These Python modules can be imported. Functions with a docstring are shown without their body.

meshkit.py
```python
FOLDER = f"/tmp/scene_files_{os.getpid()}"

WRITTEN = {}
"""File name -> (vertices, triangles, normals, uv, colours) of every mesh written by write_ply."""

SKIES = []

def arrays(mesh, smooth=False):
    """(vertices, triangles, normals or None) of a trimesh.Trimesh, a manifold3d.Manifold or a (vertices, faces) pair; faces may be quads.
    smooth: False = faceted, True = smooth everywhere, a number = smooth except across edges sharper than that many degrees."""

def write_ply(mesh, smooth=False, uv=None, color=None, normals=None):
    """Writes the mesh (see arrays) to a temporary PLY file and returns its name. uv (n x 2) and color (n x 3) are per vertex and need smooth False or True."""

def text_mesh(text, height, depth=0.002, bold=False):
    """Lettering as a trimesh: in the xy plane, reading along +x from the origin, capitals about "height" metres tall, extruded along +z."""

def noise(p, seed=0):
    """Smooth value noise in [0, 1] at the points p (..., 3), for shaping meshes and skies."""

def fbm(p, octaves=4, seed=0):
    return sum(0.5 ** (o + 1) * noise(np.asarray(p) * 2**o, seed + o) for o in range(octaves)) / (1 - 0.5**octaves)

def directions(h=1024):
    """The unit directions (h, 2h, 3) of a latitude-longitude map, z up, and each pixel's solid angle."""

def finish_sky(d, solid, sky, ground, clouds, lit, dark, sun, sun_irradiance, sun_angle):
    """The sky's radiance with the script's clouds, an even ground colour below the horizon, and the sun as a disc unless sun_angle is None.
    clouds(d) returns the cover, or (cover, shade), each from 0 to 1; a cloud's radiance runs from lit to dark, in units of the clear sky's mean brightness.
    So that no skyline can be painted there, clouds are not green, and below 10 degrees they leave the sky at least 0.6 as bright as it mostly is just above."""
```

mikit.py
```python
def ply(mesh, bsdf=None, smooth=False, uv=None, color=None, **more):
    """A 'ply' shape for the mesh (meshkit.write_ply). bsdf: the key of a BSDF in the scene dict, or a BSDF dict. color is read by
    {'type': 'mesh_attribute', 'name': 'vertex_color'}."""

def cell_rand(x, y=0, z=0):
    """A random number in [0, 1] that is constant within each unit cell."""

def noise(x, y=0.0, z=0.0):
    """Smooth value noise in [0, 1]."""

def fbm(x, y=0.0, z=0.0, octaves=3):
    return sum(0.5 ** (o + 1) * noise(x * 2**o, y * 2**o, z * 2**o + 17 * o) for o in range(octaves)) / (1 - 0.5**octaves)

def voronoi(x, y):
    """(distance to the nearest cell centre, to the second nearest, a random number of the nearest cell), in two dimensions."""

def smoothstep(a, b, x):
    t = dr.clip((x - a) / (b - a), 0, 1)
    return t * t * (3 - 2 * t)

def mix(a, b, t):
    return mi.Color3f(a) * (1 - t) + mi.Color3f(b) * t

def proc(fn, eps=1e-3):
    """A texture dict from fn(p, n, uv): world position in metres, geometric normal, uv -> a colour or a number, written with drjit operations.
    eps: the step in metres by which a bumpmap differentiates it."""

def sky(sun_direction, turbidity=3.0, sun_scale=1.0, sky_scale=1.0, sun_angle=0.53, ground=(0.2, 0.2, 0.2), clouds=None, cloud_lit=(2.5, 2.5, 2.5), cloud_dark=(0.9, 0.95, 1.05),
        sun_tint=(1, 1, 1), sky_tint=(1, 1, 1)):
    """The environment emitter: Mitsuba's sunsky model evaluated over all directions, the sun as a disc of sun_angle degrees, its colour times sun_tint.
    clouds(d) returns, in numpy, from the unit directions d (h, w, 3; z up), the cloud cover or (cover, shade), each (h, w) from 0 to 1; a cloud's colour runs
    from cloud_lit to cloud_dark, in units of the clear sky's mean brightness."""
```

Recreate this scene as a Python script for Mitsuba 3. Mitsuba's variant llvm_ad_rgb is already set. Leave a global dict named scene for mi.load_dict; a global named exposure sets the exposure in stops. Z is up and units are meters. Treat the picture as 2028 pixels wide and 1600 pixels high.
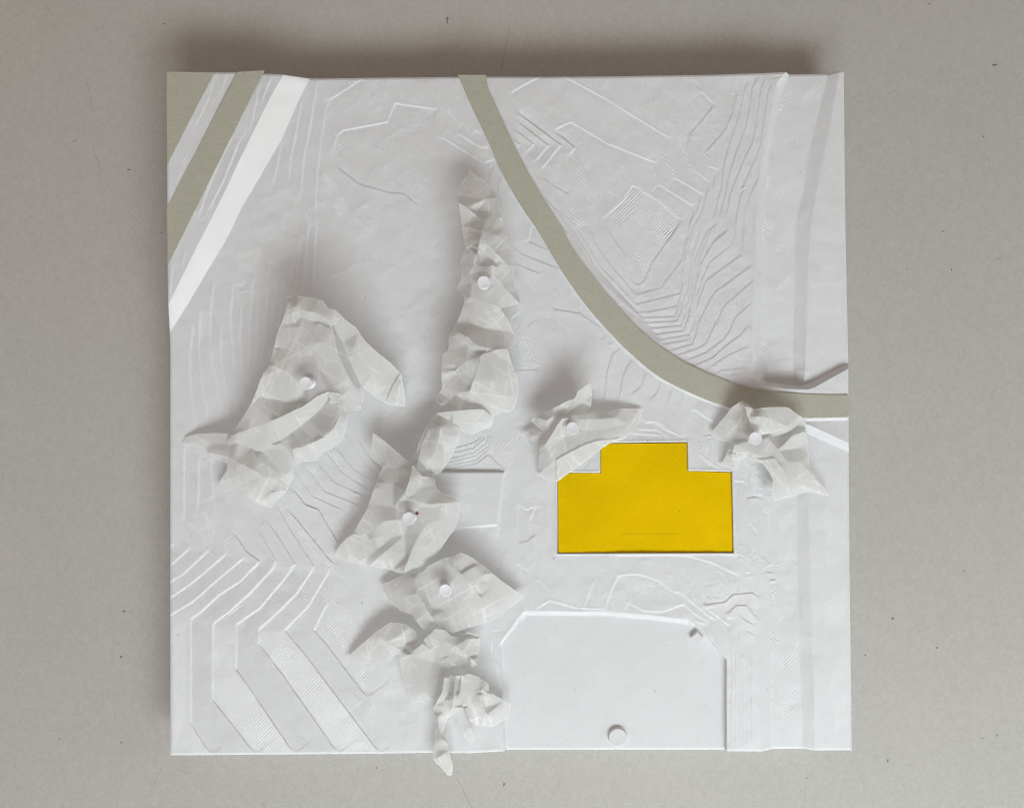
import math
import numpy as np, trimesh, drjit as dr, mitsuba as mi, mikit, meshkit
from scipy.interpolate import LinearNDInterpolator, NearestNDInterpolator
from scipy.spatial import Delaunay, cKDTree
import shapely
from shapely.geometry import Polygon

T = mi.ScalarTransform4f
scene, labels = {}, {}

# ---------------------------------------------------------------- scale of the place
S = 0.00035                       # metres on the model's top face per map unit
ZT = 0.031                        # height of the model's top face above the table
D = 0.591                         # camera above the top face
CX, CY = 1014.0, 800.0

# ---------------------------------------------------------------- camera, light, exposure
FOV = math.degrees(2 * math.atan(CX * S / D))
scene['camera'] = {'type': 'perspective', 'fov': FOV, 'fov_axis': 'x', 'near_clip': 0.01, 'far_clip': 20.0,
                   'to_world': T().look_at(origin=[0, 0, ZT + D], target=[0, 0, 0], up=[0, 1, 0])}
AZ, EL, DIST = math.radians(19), math.radians(41), 1.8
wc = np.array([math.sin(AZ) * math.cos(EL), -math.cos(AZ) * math.cos(EL), math.sin(EL)]) * DIST
WINDOW = 8.6
scene['window_light'] = {'type': 'rectangle', 'to_world': T().look_at(origin=wc.tolist(), target=[0, 0, ZT], up=[0, 0, 1]) @ T().scale([0.80, 0.29, 1]),
                         'emitter': {'type': 'area', 'radiance': {'type': 'rgb', 'value': [WINDOW * 0.93, WINDOW * 1.0, WINDOW * 1.02]}}}
scene['room_light'] = {'type': 'constant', 'radiance': {'type': 'rgb', 'value': [0.285, 0.232, 0.205]}}
labels['window_light'] = {'label': 'bright window panel lighting the table from below the frame', 'category': 'window', 'kind': 'structure'}
exposure = 0.42


def at(px, py, h):
    """map coordinates and height above the top face (mm) to metres"""
    k = S * (1 - np.asarray(h, float) / 1000 / D)
    px, py = np.asarray(px, float), np.asarray(py, float)
    return np.stack(np.broadcast_arrays((px - CX) * k, -(py - CY) * k, ZT + np.asarray(h, float) / 1000), -1)


# ---------------------------------------------------------------- materials
def rgb(*c):
    return {'type': 'rgb', 'value': list(c)}


SPECKS = [(886, 38, 2.2, 5), (886, 45, 1.6, 3), (1970, 129, 5, 2.2), (245, 1210, 4, 2), (1948, 271, 2, 2), (1867, 459, 2, 2), (1908, 1131, 2, 2), (1768, 1224, 2.5, 2), (1856, 1282, 2, 2),
          (1714, 1297, 1.8, 1.8), (1758, 1506, 2, 3.5), (1597, 1540, 2.5, 2), (240, 1470, 1.5, 1.5), (118, 1464, 1.5, 1.5), (240, 1300, 1.6, 3), (998, 1552, 1.8, 5), (745, 1520, 1.5, 1.5),
          (326, 48, 1.8, 1.8), (205, 55, 1.5, 1.5), (148, 280, 1.6, 1.6), (255, 336, 3, 1.5), (319, 461, 2.5, 1.5), (1945, 1461, 1.6, 1.6), (1840, 8, 2.5, 1.5), (520, 1592, 1.5, 1.5), (1975, 1455, 1.5, 2), (1796, 533, 1.7, 1.7), (1884, 534, 1.4, 3)]
KT = S * (1 + ZT / D)
LINES = [(172, 160, 185, 221), (184, 290, 200, 340), (1008, 60, 990, 150), (905, 1540, 935, 1600), (1758, 187, 1775, 178), (85, 10, 105, 30), (300, 1560, 320, 1520), (356, 1525, 372, 1530), (1960, 520, 1985, 508)]


def table_color(p, n, uv):
    x, y = p.x, p.y
    m = mikit.fbm(x * 9, y * 9, 1.0, 3)
    g = mikit.noise(x * 900, y * 900, 2.0)
    g2 = mikit.noise(x * 350, y * 350, 7.0)
    v = 1.0 + 0.05 * (m - 0.5) + 0.10 * (g - 0.5) + 0.05 * (g2 - 0.5)
    c, d, e = mikit.voronoi(x * 55, y * 55)
    tiny = dr.select(e > 0.9, 1 - mikit.smoothstep(0.012, 0.035, c), 0.0)
    v = v * (1 - 0.25 * tiny)
    ex, ey = x + 0.0007 * (mikit.noise(x * 700, y * 700, 3.0) - 0.5), y + 0.0007 * (mikit.noise(x * 700, y * 700, 9.0) - 0.5)
    dark = mi.Float(0)
    for a, b, r, q in SPECKS:
        sx, sy = (a - CX) * KT, -(b - CY) * KT
        dd = dr.square((ex - sx) / (r * KT)) + dr.square((ey - sy) / (q * KT))
        dark = dr.maximum(dark, 0.6 * (1 - mikit.smoothstep(0.5, 1.3, dd)))
    for a, b, c2, d2 in LINES:
        ax, ay, bx, by = (a - CX) * KT, -(b - CY) * KT, (c2 - CX) * KT, -(d2 - CY) * KT
        t = dr.clip(((ex - ax) * (bx - ax) + (ey - ay) * (by - ay)) / ((bx - ax) ** 2 + (by - ay) ** 2), 0, 1)
        dd = dr.sqrt(dr.square(ex - ax - t * (bx - ax)) + dr.square(ey - ay - t * (by - ay)))
        dark = dr.maximum(dark, 0.2 * (1 - mikit.smoothstep(0.0001, 0.0005, dd)))
    v = v * (1 - dark)
    tint = mikit.fbm(x * 5 + 40, y * 5, 3.0, 2)
    return mikit.mix((0.405, 0.392, 0.362), (0.392, 0.394, 0.372), tint) * v


scene['table_mat'] = {'type': 'twosided', 'bsdf': {'type': 'bumpmap', 'arbitrary': mikit.proc(lambda p, n, uv: 0.00006 * mikit.fbm(p.x * 500, p.y * 500, p.z * 500, 2), eps=3e-4), 'scale': 1.0,
                      'bsdf': {'type': 'principled', 'base_color': mikit.proc(table_color), 'roughness': 0.55, 'specular': 0.35}}}


def print_color(p, n, uv):
    x, y = p.x, p.y
    m = mikit.fbm(x * 14, y * 14, p.z * 14, 3)
    g = mikit.noise(x * 1300, y * 1300, 4.0)
    c, d, e = mikit.voronoi(x * 42 + 3, y * 42)
    dirt = dr.select(e > 0.9, 1 - mikit.smoothstep(0.008, 0.025, c), 0.0)
    v = 1 + 0.04 * (m - 0.5) + 0.05 * (g - 0.5) - 0.5 * dirt
    return mi.Color3f(0.615, 0.636, 0.650) * v


scene['print_mat'] = {'type': 'twosided', 'bsdf': {'type': 'principled', 'base_color': mikit.proc(print_color), 'roughness': 0.5, 'specular': 0.3}}
scene['foam_mat'] = {'type': 'twosided', 'bsdf': {'type': 'diffuse', 'reflectance': rgb(0.72, 0.71, 0.69)}}


def card_color(p, n, uv):
    f = mikit.fbm(p.x * 260, p.y * 1500, 1.0, 3)
    s = mikit.noise(p.x * 1100, p.y * 1100, 5.0)
    c, d, e = mikit.voronoi(p.x * 160, p.y * 160)
    fleck = dr.select(e > 0.75, 1 - mikit.smoothstep(0.05, 0.12, c), 0.0)
    return mi.Color3f(0.39, 0.392, 0.322) * (1 + 0.12 * (f - 0.5) + 0.10 * (s - 0.5) - 0.15 * fleck)


scene['card_mat'] = {'type': 'twosided', 'bsdf': {'type': 'principled', 'base_color': mikit.proc(card_color), 'roughness': 0.7, 'specular': 0.2}}


def yellow_color(p, n, uv):
    x, y = p.x, p.y
    f = mikit.fbm(x * 25, y * 25, 2.0, 3)
    s = mikit.noise(x * 1200, y * 1200, 3.0)
    v = 1 + 0.22 * (f - 0.5) + 0.07 * (s - 0.5)
    # scored pencil line
    ly = -(1057.5 - CY) * S
    on = mikit.smoothstep((1230 - CX) * S, (1236 - CX) * S, x) * (1 - mikit.smoothstep((1340 - CX) * S, (1352 - CX) * S, x)) * (0.35 + 0.65 * mikit.noise(x * 800, 1.0, 2.0))
    line = on * (1 - mikit.smoothstep(0.00018, 0.00042, dr.abs(y - ly)))
    dd = dr.square((x - (1347 - CX) * S) / 0.0006) + dr.square((y + (1012 - CY) * S) / 0.0006)
    v = v * (1 - 0.32 * line) * (1 - 0.35 * (1 - mikit.smoothstep(0.4, 1.2, dd)))
    return mi.Color3f(0.69, 0.465, 0.0005) * v


scene['yellow_mat'] = {'type': 'twosided', 'bsdf': {'type': 'principled', 'base_color': mikit.proc(yellow_color), 'roughness': 0.65, 'specular': 0.03}}
scene['tracing_mat'] = {'type': 'mask', 'opacity': 0.79, 'bsdf': {'type': 'principledthin', 'base_color': {'type': 'mesh_attribute', 'name': 'vertex_color'}, 'roughness': 0.27, 'spec_trans': 0.0, 'eta': 1.45, 'diff_trans': 0.5}}
scene['pin_mat'] = {'type': 'twosided', 'bsdf': {'type': 'principled', 'base_color': rgb(0.69, 0.70, 0.74), 'roughness': 0.25, 'specular': 0.5, 'clearcoat': 0.4, 'clearcoat_gloss': 0.8}}
scene['steel_mat'] = {'type': 'roughconductor', 'material': 'Cr', 'alpha': 0.2}
scene['red_mat'] = {'type': 'diffuse', 'reflectance': rgb(0.2, 0.08, 0.08)}

# ---------------------------------------------------------------- the table
slab = trimesh.creation.box([2.4, 2.0, 0.03])
slab.apply_translation([0, 0, -0.015])
scene['table'] = mikit.ply(slab, 'table_mat')
labels['table'] = {'label': 'pale grey speckled table top under the white model', 'category': 'table', 'kind': 'structure'}

# ---------------------------------------------------------------- the printed relief
N = 1130
a, b = np.meshgrid(np.linspace(0, 1, N), np.linspace(0, 1, N))


def poly1(pts, t):
    p = np.array(pts, float)
    return np.interp(t, p[:, 0], p[:, 1])


TOP = [(330, 142), (423, 144), (471, 144), (523, 146.5), (560, 148), (613, 156), (640, 156), (906, 153), (960, 152.5), (1069, 153), (1200, 152), (1400, 149), (1500, 146), (1520, 145), (1557, 143.5), (1563, 148), (1640, 147), (1662, 141), (1671, 141)]
BOT = [(337, 1495), (500, 1494), (740, 1492), (860, 1490), (930, 1491), (998, 1487), (1001, 1484), (1437, 1484), (1441, 1487), (1508, 1487.5), (1530, 1482.5), (1590, 1482), (1613, 1485.5), (1687, 1485)]
LEF = [(142, 330), (320, 331), (520, 332), (600, 333), (655, 336), (690, 337), (1495, 337)]
RIG = [(141, 1671), (440, 1674), (720, 1680), (830, 1680.5), (1100, 1682), (1485, 1687)]
vb = 142 + b * 1350
L, R = poly1(LEF, vb), poly1(RIG, vb)
U = L + (R - L) * a
Tp, Bt = poly1(TOP, U), poly1(BOT, U)
V = Tp + (Bt - Tp) * b

# broad terrain heights in mm: break lines (sampled densely) of (x, y, h)
BREAK = [
    [(326, 136, 7.6), (471, 136, 7), (568, 136, 6.5), (562, 147, 6.5), (537, 189, 6.4), (495, 274, 6.2), (394, 480, 5.2), (333, 599, 4.5), (326, 612, 4.5)],
    [(330, 300, 7), (331, 410, 6.4), (331, 520, 5.5)],
    [(620, 136, -.3), (613, 156, -.3), (593, 195, -.3), (556, 279, -.3), (477, 414, 0), (447, 476, 0), (392, 568, 0), (336, 658, 0), (326, 676, 0)],
    [(328, 720, 0), (328, 1000, 0), (328, 1510, 0)],
    [(420, 700, -.6), (420, 900, -.6), (430, 1100, -.8), (420, 1300, -1), (450, 1510, -.8)],
    [(560, 700, -2), (560, 900, -2), (600, 1150, -2.2), (640, 1330, -2.6), (740, 1510, -3)],
    [(700, 136, -1.2), (800, 136, -1.5), (900, 136, -.6)],
    [(680, 260, -2.6), (780, 230, -3), (860, 230, -2.6)],
    [(670, 330, -2.6), (800, 380, -2.8)],
    [(620, 500, -2.4), (760, 500, -2.6), (850, 600, -2.6), (860, 720, -2.4)],
    [(700, 900, -2.8), (760, 980, -3.2), (850, 1130, -3.4), (800, 1350, -3.6), (860, 1500, -3.6)],
    # west foot of the curved road, its two edges
    [(894, 136, -.4), (899, 151, -.4), (928, 213, -.5), (961, 283, -.5), (987, 342, -.6), (1025, 408, -.7), (1057, 452, -.8), (1104, 537, -.8), (1157, 612, -.7), (1211, 672, -.6), (1240, 701, -.5), (1298, 749, -.4), (1366, 784, -.3), (1440, 812, 0), (1530, 830, .3), (1591, 834, .5), (1690, 832, .5)],
    [(902, 136, .5), (906, 151, .5), (935, 213, .5), (968, 283, .5), (994, 342, .5), (1032, 408, .5), (1064, 450, .5), (1111, 534, .6), (1163, 607, .7), (1216, 667, .8), (1244, 695, .9), (1301, 743, 1), (1367, 778, 1.2), (1442, 806, 1.5), (1530, 823, 1.8), (1591, 828, 2), (1690, 826, 2)],
    [(955, 136, .3), (957, 150, .3), (964, 174, .3), (999, 248, .3), (1034, 320, .4), (1064, 375, .4), (1111, 450, .5), (1135, 494, .6), (1179, 555, .6), (1222, 607, .7), (1266, 653, .8), (1319, 695, 1), (1356, 719, 1.2), (1411, 743, 1.5), (1466, 763, 1.8), (1521, 773, 2), (1586, 778, 2), (1690, 781, 2)],
    # the basin north east of the road
    [(985, 136, -.4), (1012, 185, -.6), (1040, 260, -.8), (1075, 330, -.9), (1120, 420, -1), (1180, 520, -1), (1240, 600, -.8), (1300, 660, -.3), (1370, 712, .6), (1440, 745, 1.3), (1492, 752, 1.8)],
    [(1080, 170, -.8), (1130, 210, -1.4), (1210, 260, -2), (1300, 320, -2.6)],
    [(1140, 300, -2.2), (1200, 390, -2.8), (1260, 500, -3), (1280, 560, -2.8)],
    [(1250, 380, -3), (1300, 410, -3.2), (1340, 440, -3), (1290, 520, -3.2)],
    [(1120, 136, -.2), (1300, 136, -.2), (1400, 136, .2)],
    [(1380, 420, -2.4), (1370, 500, -2.4), (1355, 560, -2.2), (1345, 600, -1.8), (1370, 670, -.6)],
    [(1430, 180, -.6), (1420, 300, -1), (1400, 360, -1.6)],
    # ridge west of the sunken road, then the bank foot
    [(1552, 136, 2), (1555, 145, 2), (1537, 168, 1.6), (1522, 250, 1.2), (1512, 310, 1), (1504, 350, .8), (1501, 420, .6), (1494, 560, .8), (1490, 650, 1.2), (1490, 735, 1.8), (1497, 748, 2)],
    [(1568, 136, -3), (1562, 150, -3), (1547, 182, -3), (1531, 260, -3.2), (1520, 330, -3.6), (1513, 420, -4), (1508, 560, -5), (1506, 650, -6), (1508, 720, -7.5), (1518, 752, -9)],
    [(1642, 136, -3), (1640, 147, -3), (1600, 310, -3.6), (1590, 380, -4), (1576, 440, -4.5), (1573, 600, -5.5), (1570, 700, -7.2), (1572, 752, -9)],
    [(1665, 136, .6), (1663, 141, .6), (1640, 270, 0), (1620, 370, -.6), (1606, 440, -1.2), (1600, 520, -1.8), (1597, 650, -2.6), (1594, 735, -3.2), (1594, 756, -3.4)],
    [(1680, 136, 1), (1690, 400, -.4), (1690, 600, -1.8), (1690, 716, -2.6)],
    # bridge: foot and crest of its north wall
    [(1518, 755, -9), (1545, 760, -9), (1576, 763, -9), (1594, 762, -4.2), (1640, 738, -3), (1690, 714, -2.8)],
    [(1500, 752, 2.1), (1514, 763, 2.4), (1560, 769, 2.4), (1600, 771, 2.3), (1612, 767, 2.2), (1650, 746, 2.2), (1690, 724, 2.2)],
    # south side of the bridge: crest and foot
    [(1440, 830, 0), (1520, 836, 1), (1590, 838, 1.8), (1606, 843, 1.9), (1640, 859, 1.9), (1690, 882, 1.9)],
    [(1520, 862, -4), (1575, 856, -5.5), (1598, 858, -3.6), (1640, 877, -3), (1690, 899, -3)],
    # south half of the sunken road
    [(1494, 880, -.2), (1498, 960, -.6), (1500, 1100, -1.2), (1502, 1250, -2), (1506, 1400, -2.6), (1507, 1500, -2.8)],
    [(1517, 880, -5), (1520, 960, -5.4), (1522, 1100, -5.8), (1524, 1250, -6), (1526, 1400, -6.2), (1528, 1500, -6.4)],
    [(1577, 880, -5.4), (1578, 985, -5.5), (1580, 1150, -5.8), (1584, 1300, -6), (1590, 1483, -6.4), (1590, 1500, -6.4)],
    [(1599, 880, -3), (1601, 985, -3), (1604, 1150, -3.2), (1610, 1300, -3.6), (1614, 1483, -4), (1614, 1500, -4)],
    [(1695, 910, -3), (1695, 1200, -3.4), (1695, 1500, -4)],
    # around the yellow footprint and the pad
    [(1060, 700, -1.6), (1120, 800, -1.4), (1200, 830, -1), (1340, 850, -.8), (1400, 840, -.5)],
    [(1020, 900, -1.6), (1080, 950, -1.2), (1080, 1080, -1.2), (1060, 1180, -1.6)],
    [(1200, 1110, -.8), (1400, 1110, -.8), (1470, 1100, -.8), (1470, 950, -.5), (1400, 900, -.4)],
    [(900, 840, -2.2), (960, 870, -2.2), (990, 900, -2.0)],
    [(1100, 1180, -1.6), (1250, 1190, -1.6), (1350, 1190, -1.6), (1480, 1200, -1.4)],
    [(985, 1280, -2.2), (980, 1400, -2.6), (975, 1500, -2.8)],
    [(1446, 1310, -1.4), (1446, 1500, -1.6)],
]
pts = []
for line in BREAK:
    for (x0, y0, h0), (x1, y1, h1) in zip(line, line[1:]):
        n = max(1, int(math.hypot(x1 - x0, y1 - y0) / 9))
        for i in range(n):
            f = i / n
            pts.append((x0 + f * (x1 - x0), y0 + f * (y1 - y0), h0 + f * (h1 - h0)))
    pts.append(line[-1])
pts = np.array(pts)
_, keep = np.unique(np.round(pts[:, :2], 2), axis=0, return_index=True)
pts = pts[keep]
H = LinearNDInterpolator(pts[:, :2], pts[:, 2])(U, V)
bad = ~np.isfinite(H)
H[bad] = NearestNDInterpolator(pts[:, :2], pts[:, 2])(U[bad], V[bad])


def region(P, pad):
    """index window of the grid around the points"""
    x0, y0, x1, y1 = P[:, 0].min() - pad, P[:, 1].min() - pad, P[:, 0].max() + pad, P[:, 1].max() + pad
    c0, c1 = int((x0 - 326) / 1361 * N) - 14, int((x1 - 326) / 1361 * N) + 14
    r0, r1 = int((y0 - 138) / 1360 * N) - 14, int((y1 - 138) / 1360 * N) + 14
    return slice(max(r0, 0), min(max(r1, 0), N)), slice(max(c0, 0), min(max(c1, 0), N))


def seg_dist(P, u, v, closed=False):
    """(unsigned distance, side by the nearest segment, distance run past the ends)"""
    best = np.full(u.shape, 1e9)
    side = np.zeros(u.shape)
    over = np.zeros(u.shape)
    n = len(P)
    for i in range(n if closed else n - 1):
        (x0, y0), (x1, y1) = P[i], P[(i + 1) % n]
        dx, dy = x1 - x0, y1 - y0
        ll = dx * dx + dy * dy + 1e-9
        t = ((u - x0) * dx + (v - y0) * dy) / ll
        tc = np.clip(t, 0, 1)
        ex, ey = u - x0 - tc * dx, v - y0 - tc * dy
        d = np.hypot(ex, ey)
        # perpendicular distance breaks ties at bends
        perp = np.abs((u - x0) * dy - (v - y0) * dx) / math.sqrt(ll)
        m = (d < best - 1e-6) | ((np.abs(d - best) <= 1e-6) & (perp > np.abs(side)))
        best = np.where(m, d, best)
        side = np.where(m, ((u - x0) * dy - (v - y0) * dx) / math.sqrt(ll), side)
        o = np.zeros(u.shape)
        if not closed and i == 0:
            o = np.maximum(o, -t * math.sqrt(ll))
        if not closed and i == n - 2:
            o = np.maximum(o, (t - 1) * math.sqrt(ll))
        over = np.where(m, o, over)
    return best, np.sign(side), np.maximum(over, 0)


def inside(P, u, v):
    return shapely.contains_xy(Polygon(P), u.ravel(), v.ravel()).reshape(u.shape)


def smooth(x):
    x = np.clip(x, 0, 1)
    return x * x * (3 - 2 * x)


TONE = np.ones((N, N))          # how dense the print is: ribbed thin layers are paler
CARD = {'u': (0, -1), 'd': (0, 1), 'l': (-1, 0), 'r': (1, 0)}
rng = np.random.default_rng(5)
bumpy = meshkit.fbm(np.stack([U / 60, V / 60, U * 0], -1), 3, 3)      # unevenness of the print


def step(P, low, amp=0.42, reach=10.0, width=1.15):
    """a layer edge of the print: ground drops by amp (mm) to the side 'low' and eases back within reach"""
    P = np.array(P, float).reshape(-1, 2)
    g = np.diff(P, axis=0)
    nrm = np.stack([g[:, 1], -g[:, 0]], 1).sum(0)                     # summed normals of the positive side
    sg = 1.0 if nrm @ np.array(CARD[low]) > 0 else -1.0               # +1: the positive side is low
    s = region(P, 5 * reach)
    if s[0].start >= s[0].stop or s[1].start >= s[1].stop:
        return
    d, side, over = seg_dist(P, U[s], V[s])
    run = np.hypot(*g.T).sum()
    ends = np.minimum(np.hypot(U[s] - P[0, 0], V[s] - P[0, 1]), np.hypot(U[s] - P[-1, 0], V[s] - P[-1, 1]))
    fade = np.exp(-(over / 2.0) ** 2) * (0.65 + 0.7 * bumpy[s]) * (0.15 + 0.85 * smooth(ends / min(14.0 if low in 'rl' else 7.0, run / 4)))
    H[s] += -sg * side * 0.5 * amp * (2.4 if low == 'r' else 1.25 if low == 'l' else 1.15) * np.tanh(d / width) * np.exp(-d / reach) * fade


def hatch(P, kind, amp=0.16, period=5.1, tone=0.05):
    """visible infill ribs within a patch"""
    P = np.array(P, float).reshape(-1, 2)
    s = region(P, 8)
    if s[0].start >= s[0].stop or s[1].start >= s[1].stop:
        return
    u, v = U[s], V[s]
    d, _, _ = seg_dist(P, u, v, True)
    m = np.where(inside(P, u, v), smooth(d / 6 + 0.25), 0) * (0.35 + 1.1 * bumpy[s])
    q = {'/': (u + v), '\\': (u - v), '|': u * 1.414, '-': v * 1.414}
    w = 0
    amp = min(amp, 0.17) * (0.9 if kind == '/' else 1.15 if kind == '\\' else 0.9)
    for k in kind:
        w = w + np.sin(2 * math.pi * q[k] / 1.414 / period)
    TONE[s] += tone * np.clip(m, 0, 1)
    H[s] += 1.45 * amp * w * m


def win(ox, oy, k):
    """features measured in an enlarged window: origin and magnification"""
    def f(*items):
        for it in items:
            P = np.array(it[1], float).reshape(-1, 2) / k + (ox, oy)
            if it[0][0] == 'h':
                hatch(P, it[0][1:], *it[2:])
            else:
                step(P, it[0], *it[2:])
    return f


K = 4.5705
# upper left
win(320, 130, K)(
    ('r', [870, 200, 860, 330, 810, 560], .3), ('r', [640, 640, 540, 830, 390, 1200, 330, 1400], .35), ('r', [720, 650, 560, 1050, 430, 1310], .35), ('r', [1000, 90, 900, 350], .3), ('r', [790, 760, 640, 1020], .2),
    ('d', [285, 1355, 365, 1300], .4, 5), ('d', [360, 1400, 400, 1365], .4, 5), ('r', [480, 90, 430, 300, 300, 560], .2), ('r', [590, 90, 540, 250], .2),
    ('r', [1270, 320, 1215, 640, 1170, 850, 1150, 1060], .34), ('r', [1410, 150, 1360, 480, 1290, 850, 1260, 1200], .36), ('r', [1480, 450, 1440, 720, 1410, 1000, 1390, 1300, 1400, 1580], .3), ('r', [1090, 680, 1060, 860, 1010, 1090], .36),
    ('d', [1825, 120, 1510, 320], .6), ('r', [1510, 320, 1475, 450, 1530, 580], .22),
    ('h/', [1430, 1000, 1480, 960, 1610, 1090, 1500, 1180], .06), ('h/\\', [1530, 1260, 1640, 1200, 1700, 1330, 1600, 1380], .05), ('h/', [720, 640, 760, 600, 770, 660, 730, 690], .3), ('h/', [130, 1050, 230, 730, 250, 840, 180, 1030], .2),
    ('h/', [1300, 1340, 1340, 1330, 1390, 1420, 1340, 1540, 1310, 1520], .2), ('h\\', [1490, 1380, 1560, 1430, 1540, 1470], .1))
for P, g_ in (([(534, 520), (529, 575), (526, 640), (518, 712)], .36), ([(549, 540), (544, 590), (540, 650), (531, 722)], .32), ([(566, 548), (560, 590), (551, 640), (538, 706)], .32), ([(503, 548), (497, 600), (493, 660), (492, 730), (499, 800)], .34), ([(514, 575), (510, 640), (507, 700), (505, 760)], .28),
              ([(462, 566), (457, 620), (458, 665), (464, 728), (474, 806), (482, 858)], .36), ([(478, 600), (475, 660), (478, 720), (486, 790)], .26), ([(424, 560), (416, 630), (417, 695), (430, 770), (443, 846)], .34), ([(438, 640), (436, 700), (446, 772), (457, 840)], .26), ([(384, 640), (376, 700), (378, 770), (390, 848)], .28), ([(398, 610), (394, 690), (400, 760), (412, 830)], .24),
              ([(612, 440), (607, 500), (602, 560), (598, 585)], .3), ([(628, 430), (624, 500), (620, 572)], .26), ([(582, 500), (579, 545), (574, 575)], .28), ([(594, 470), (590, 530), (586, 580)], .24)):
    step(P, 'r', g_, 12, 1.4)
win(320, 450, K)(
    ('r', [110, 340, 90, 480, 75, 620], .3), ('r', [220, 220, 190, 350], .25), ('r', [750, 1320, 800, 1600], .3), ('r', [860, 1250, 850, 1500], .3), ('r', [720, 850, 710, 1000], .22),
    ('d', [700, 600, 760, 590, 830, 560], .22, 6), ('u', [1450, 310, 1570, 420], .2), ('h/', [960, 310, 1000, 290, 990, 430, 960, 440], .25), ('h/', [1135, 440, 1170, 430, 1165, 480, 1145, 500], .3), ('h\\', [415, 740, 480, 730, 470, 800, 430, 790], .25), ('h\\', [240, 890, 290, 880, 280, 920], .2),
    ('h/', [320, 760, 420, 760, 420, 1000, 340, 1000], .05), ('h/', [640, 230, 900, 180, 950, 420, 700, 420], .04), ('h/', [340, 1500, 370, 1490, 410, 1600, 370, 1600], .3), ('h\\', [1320, 0, 1360, 0, 1340, 60], .25), ('h\\', [805, 650, 830, 640, 825, 690], .3))
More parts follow.
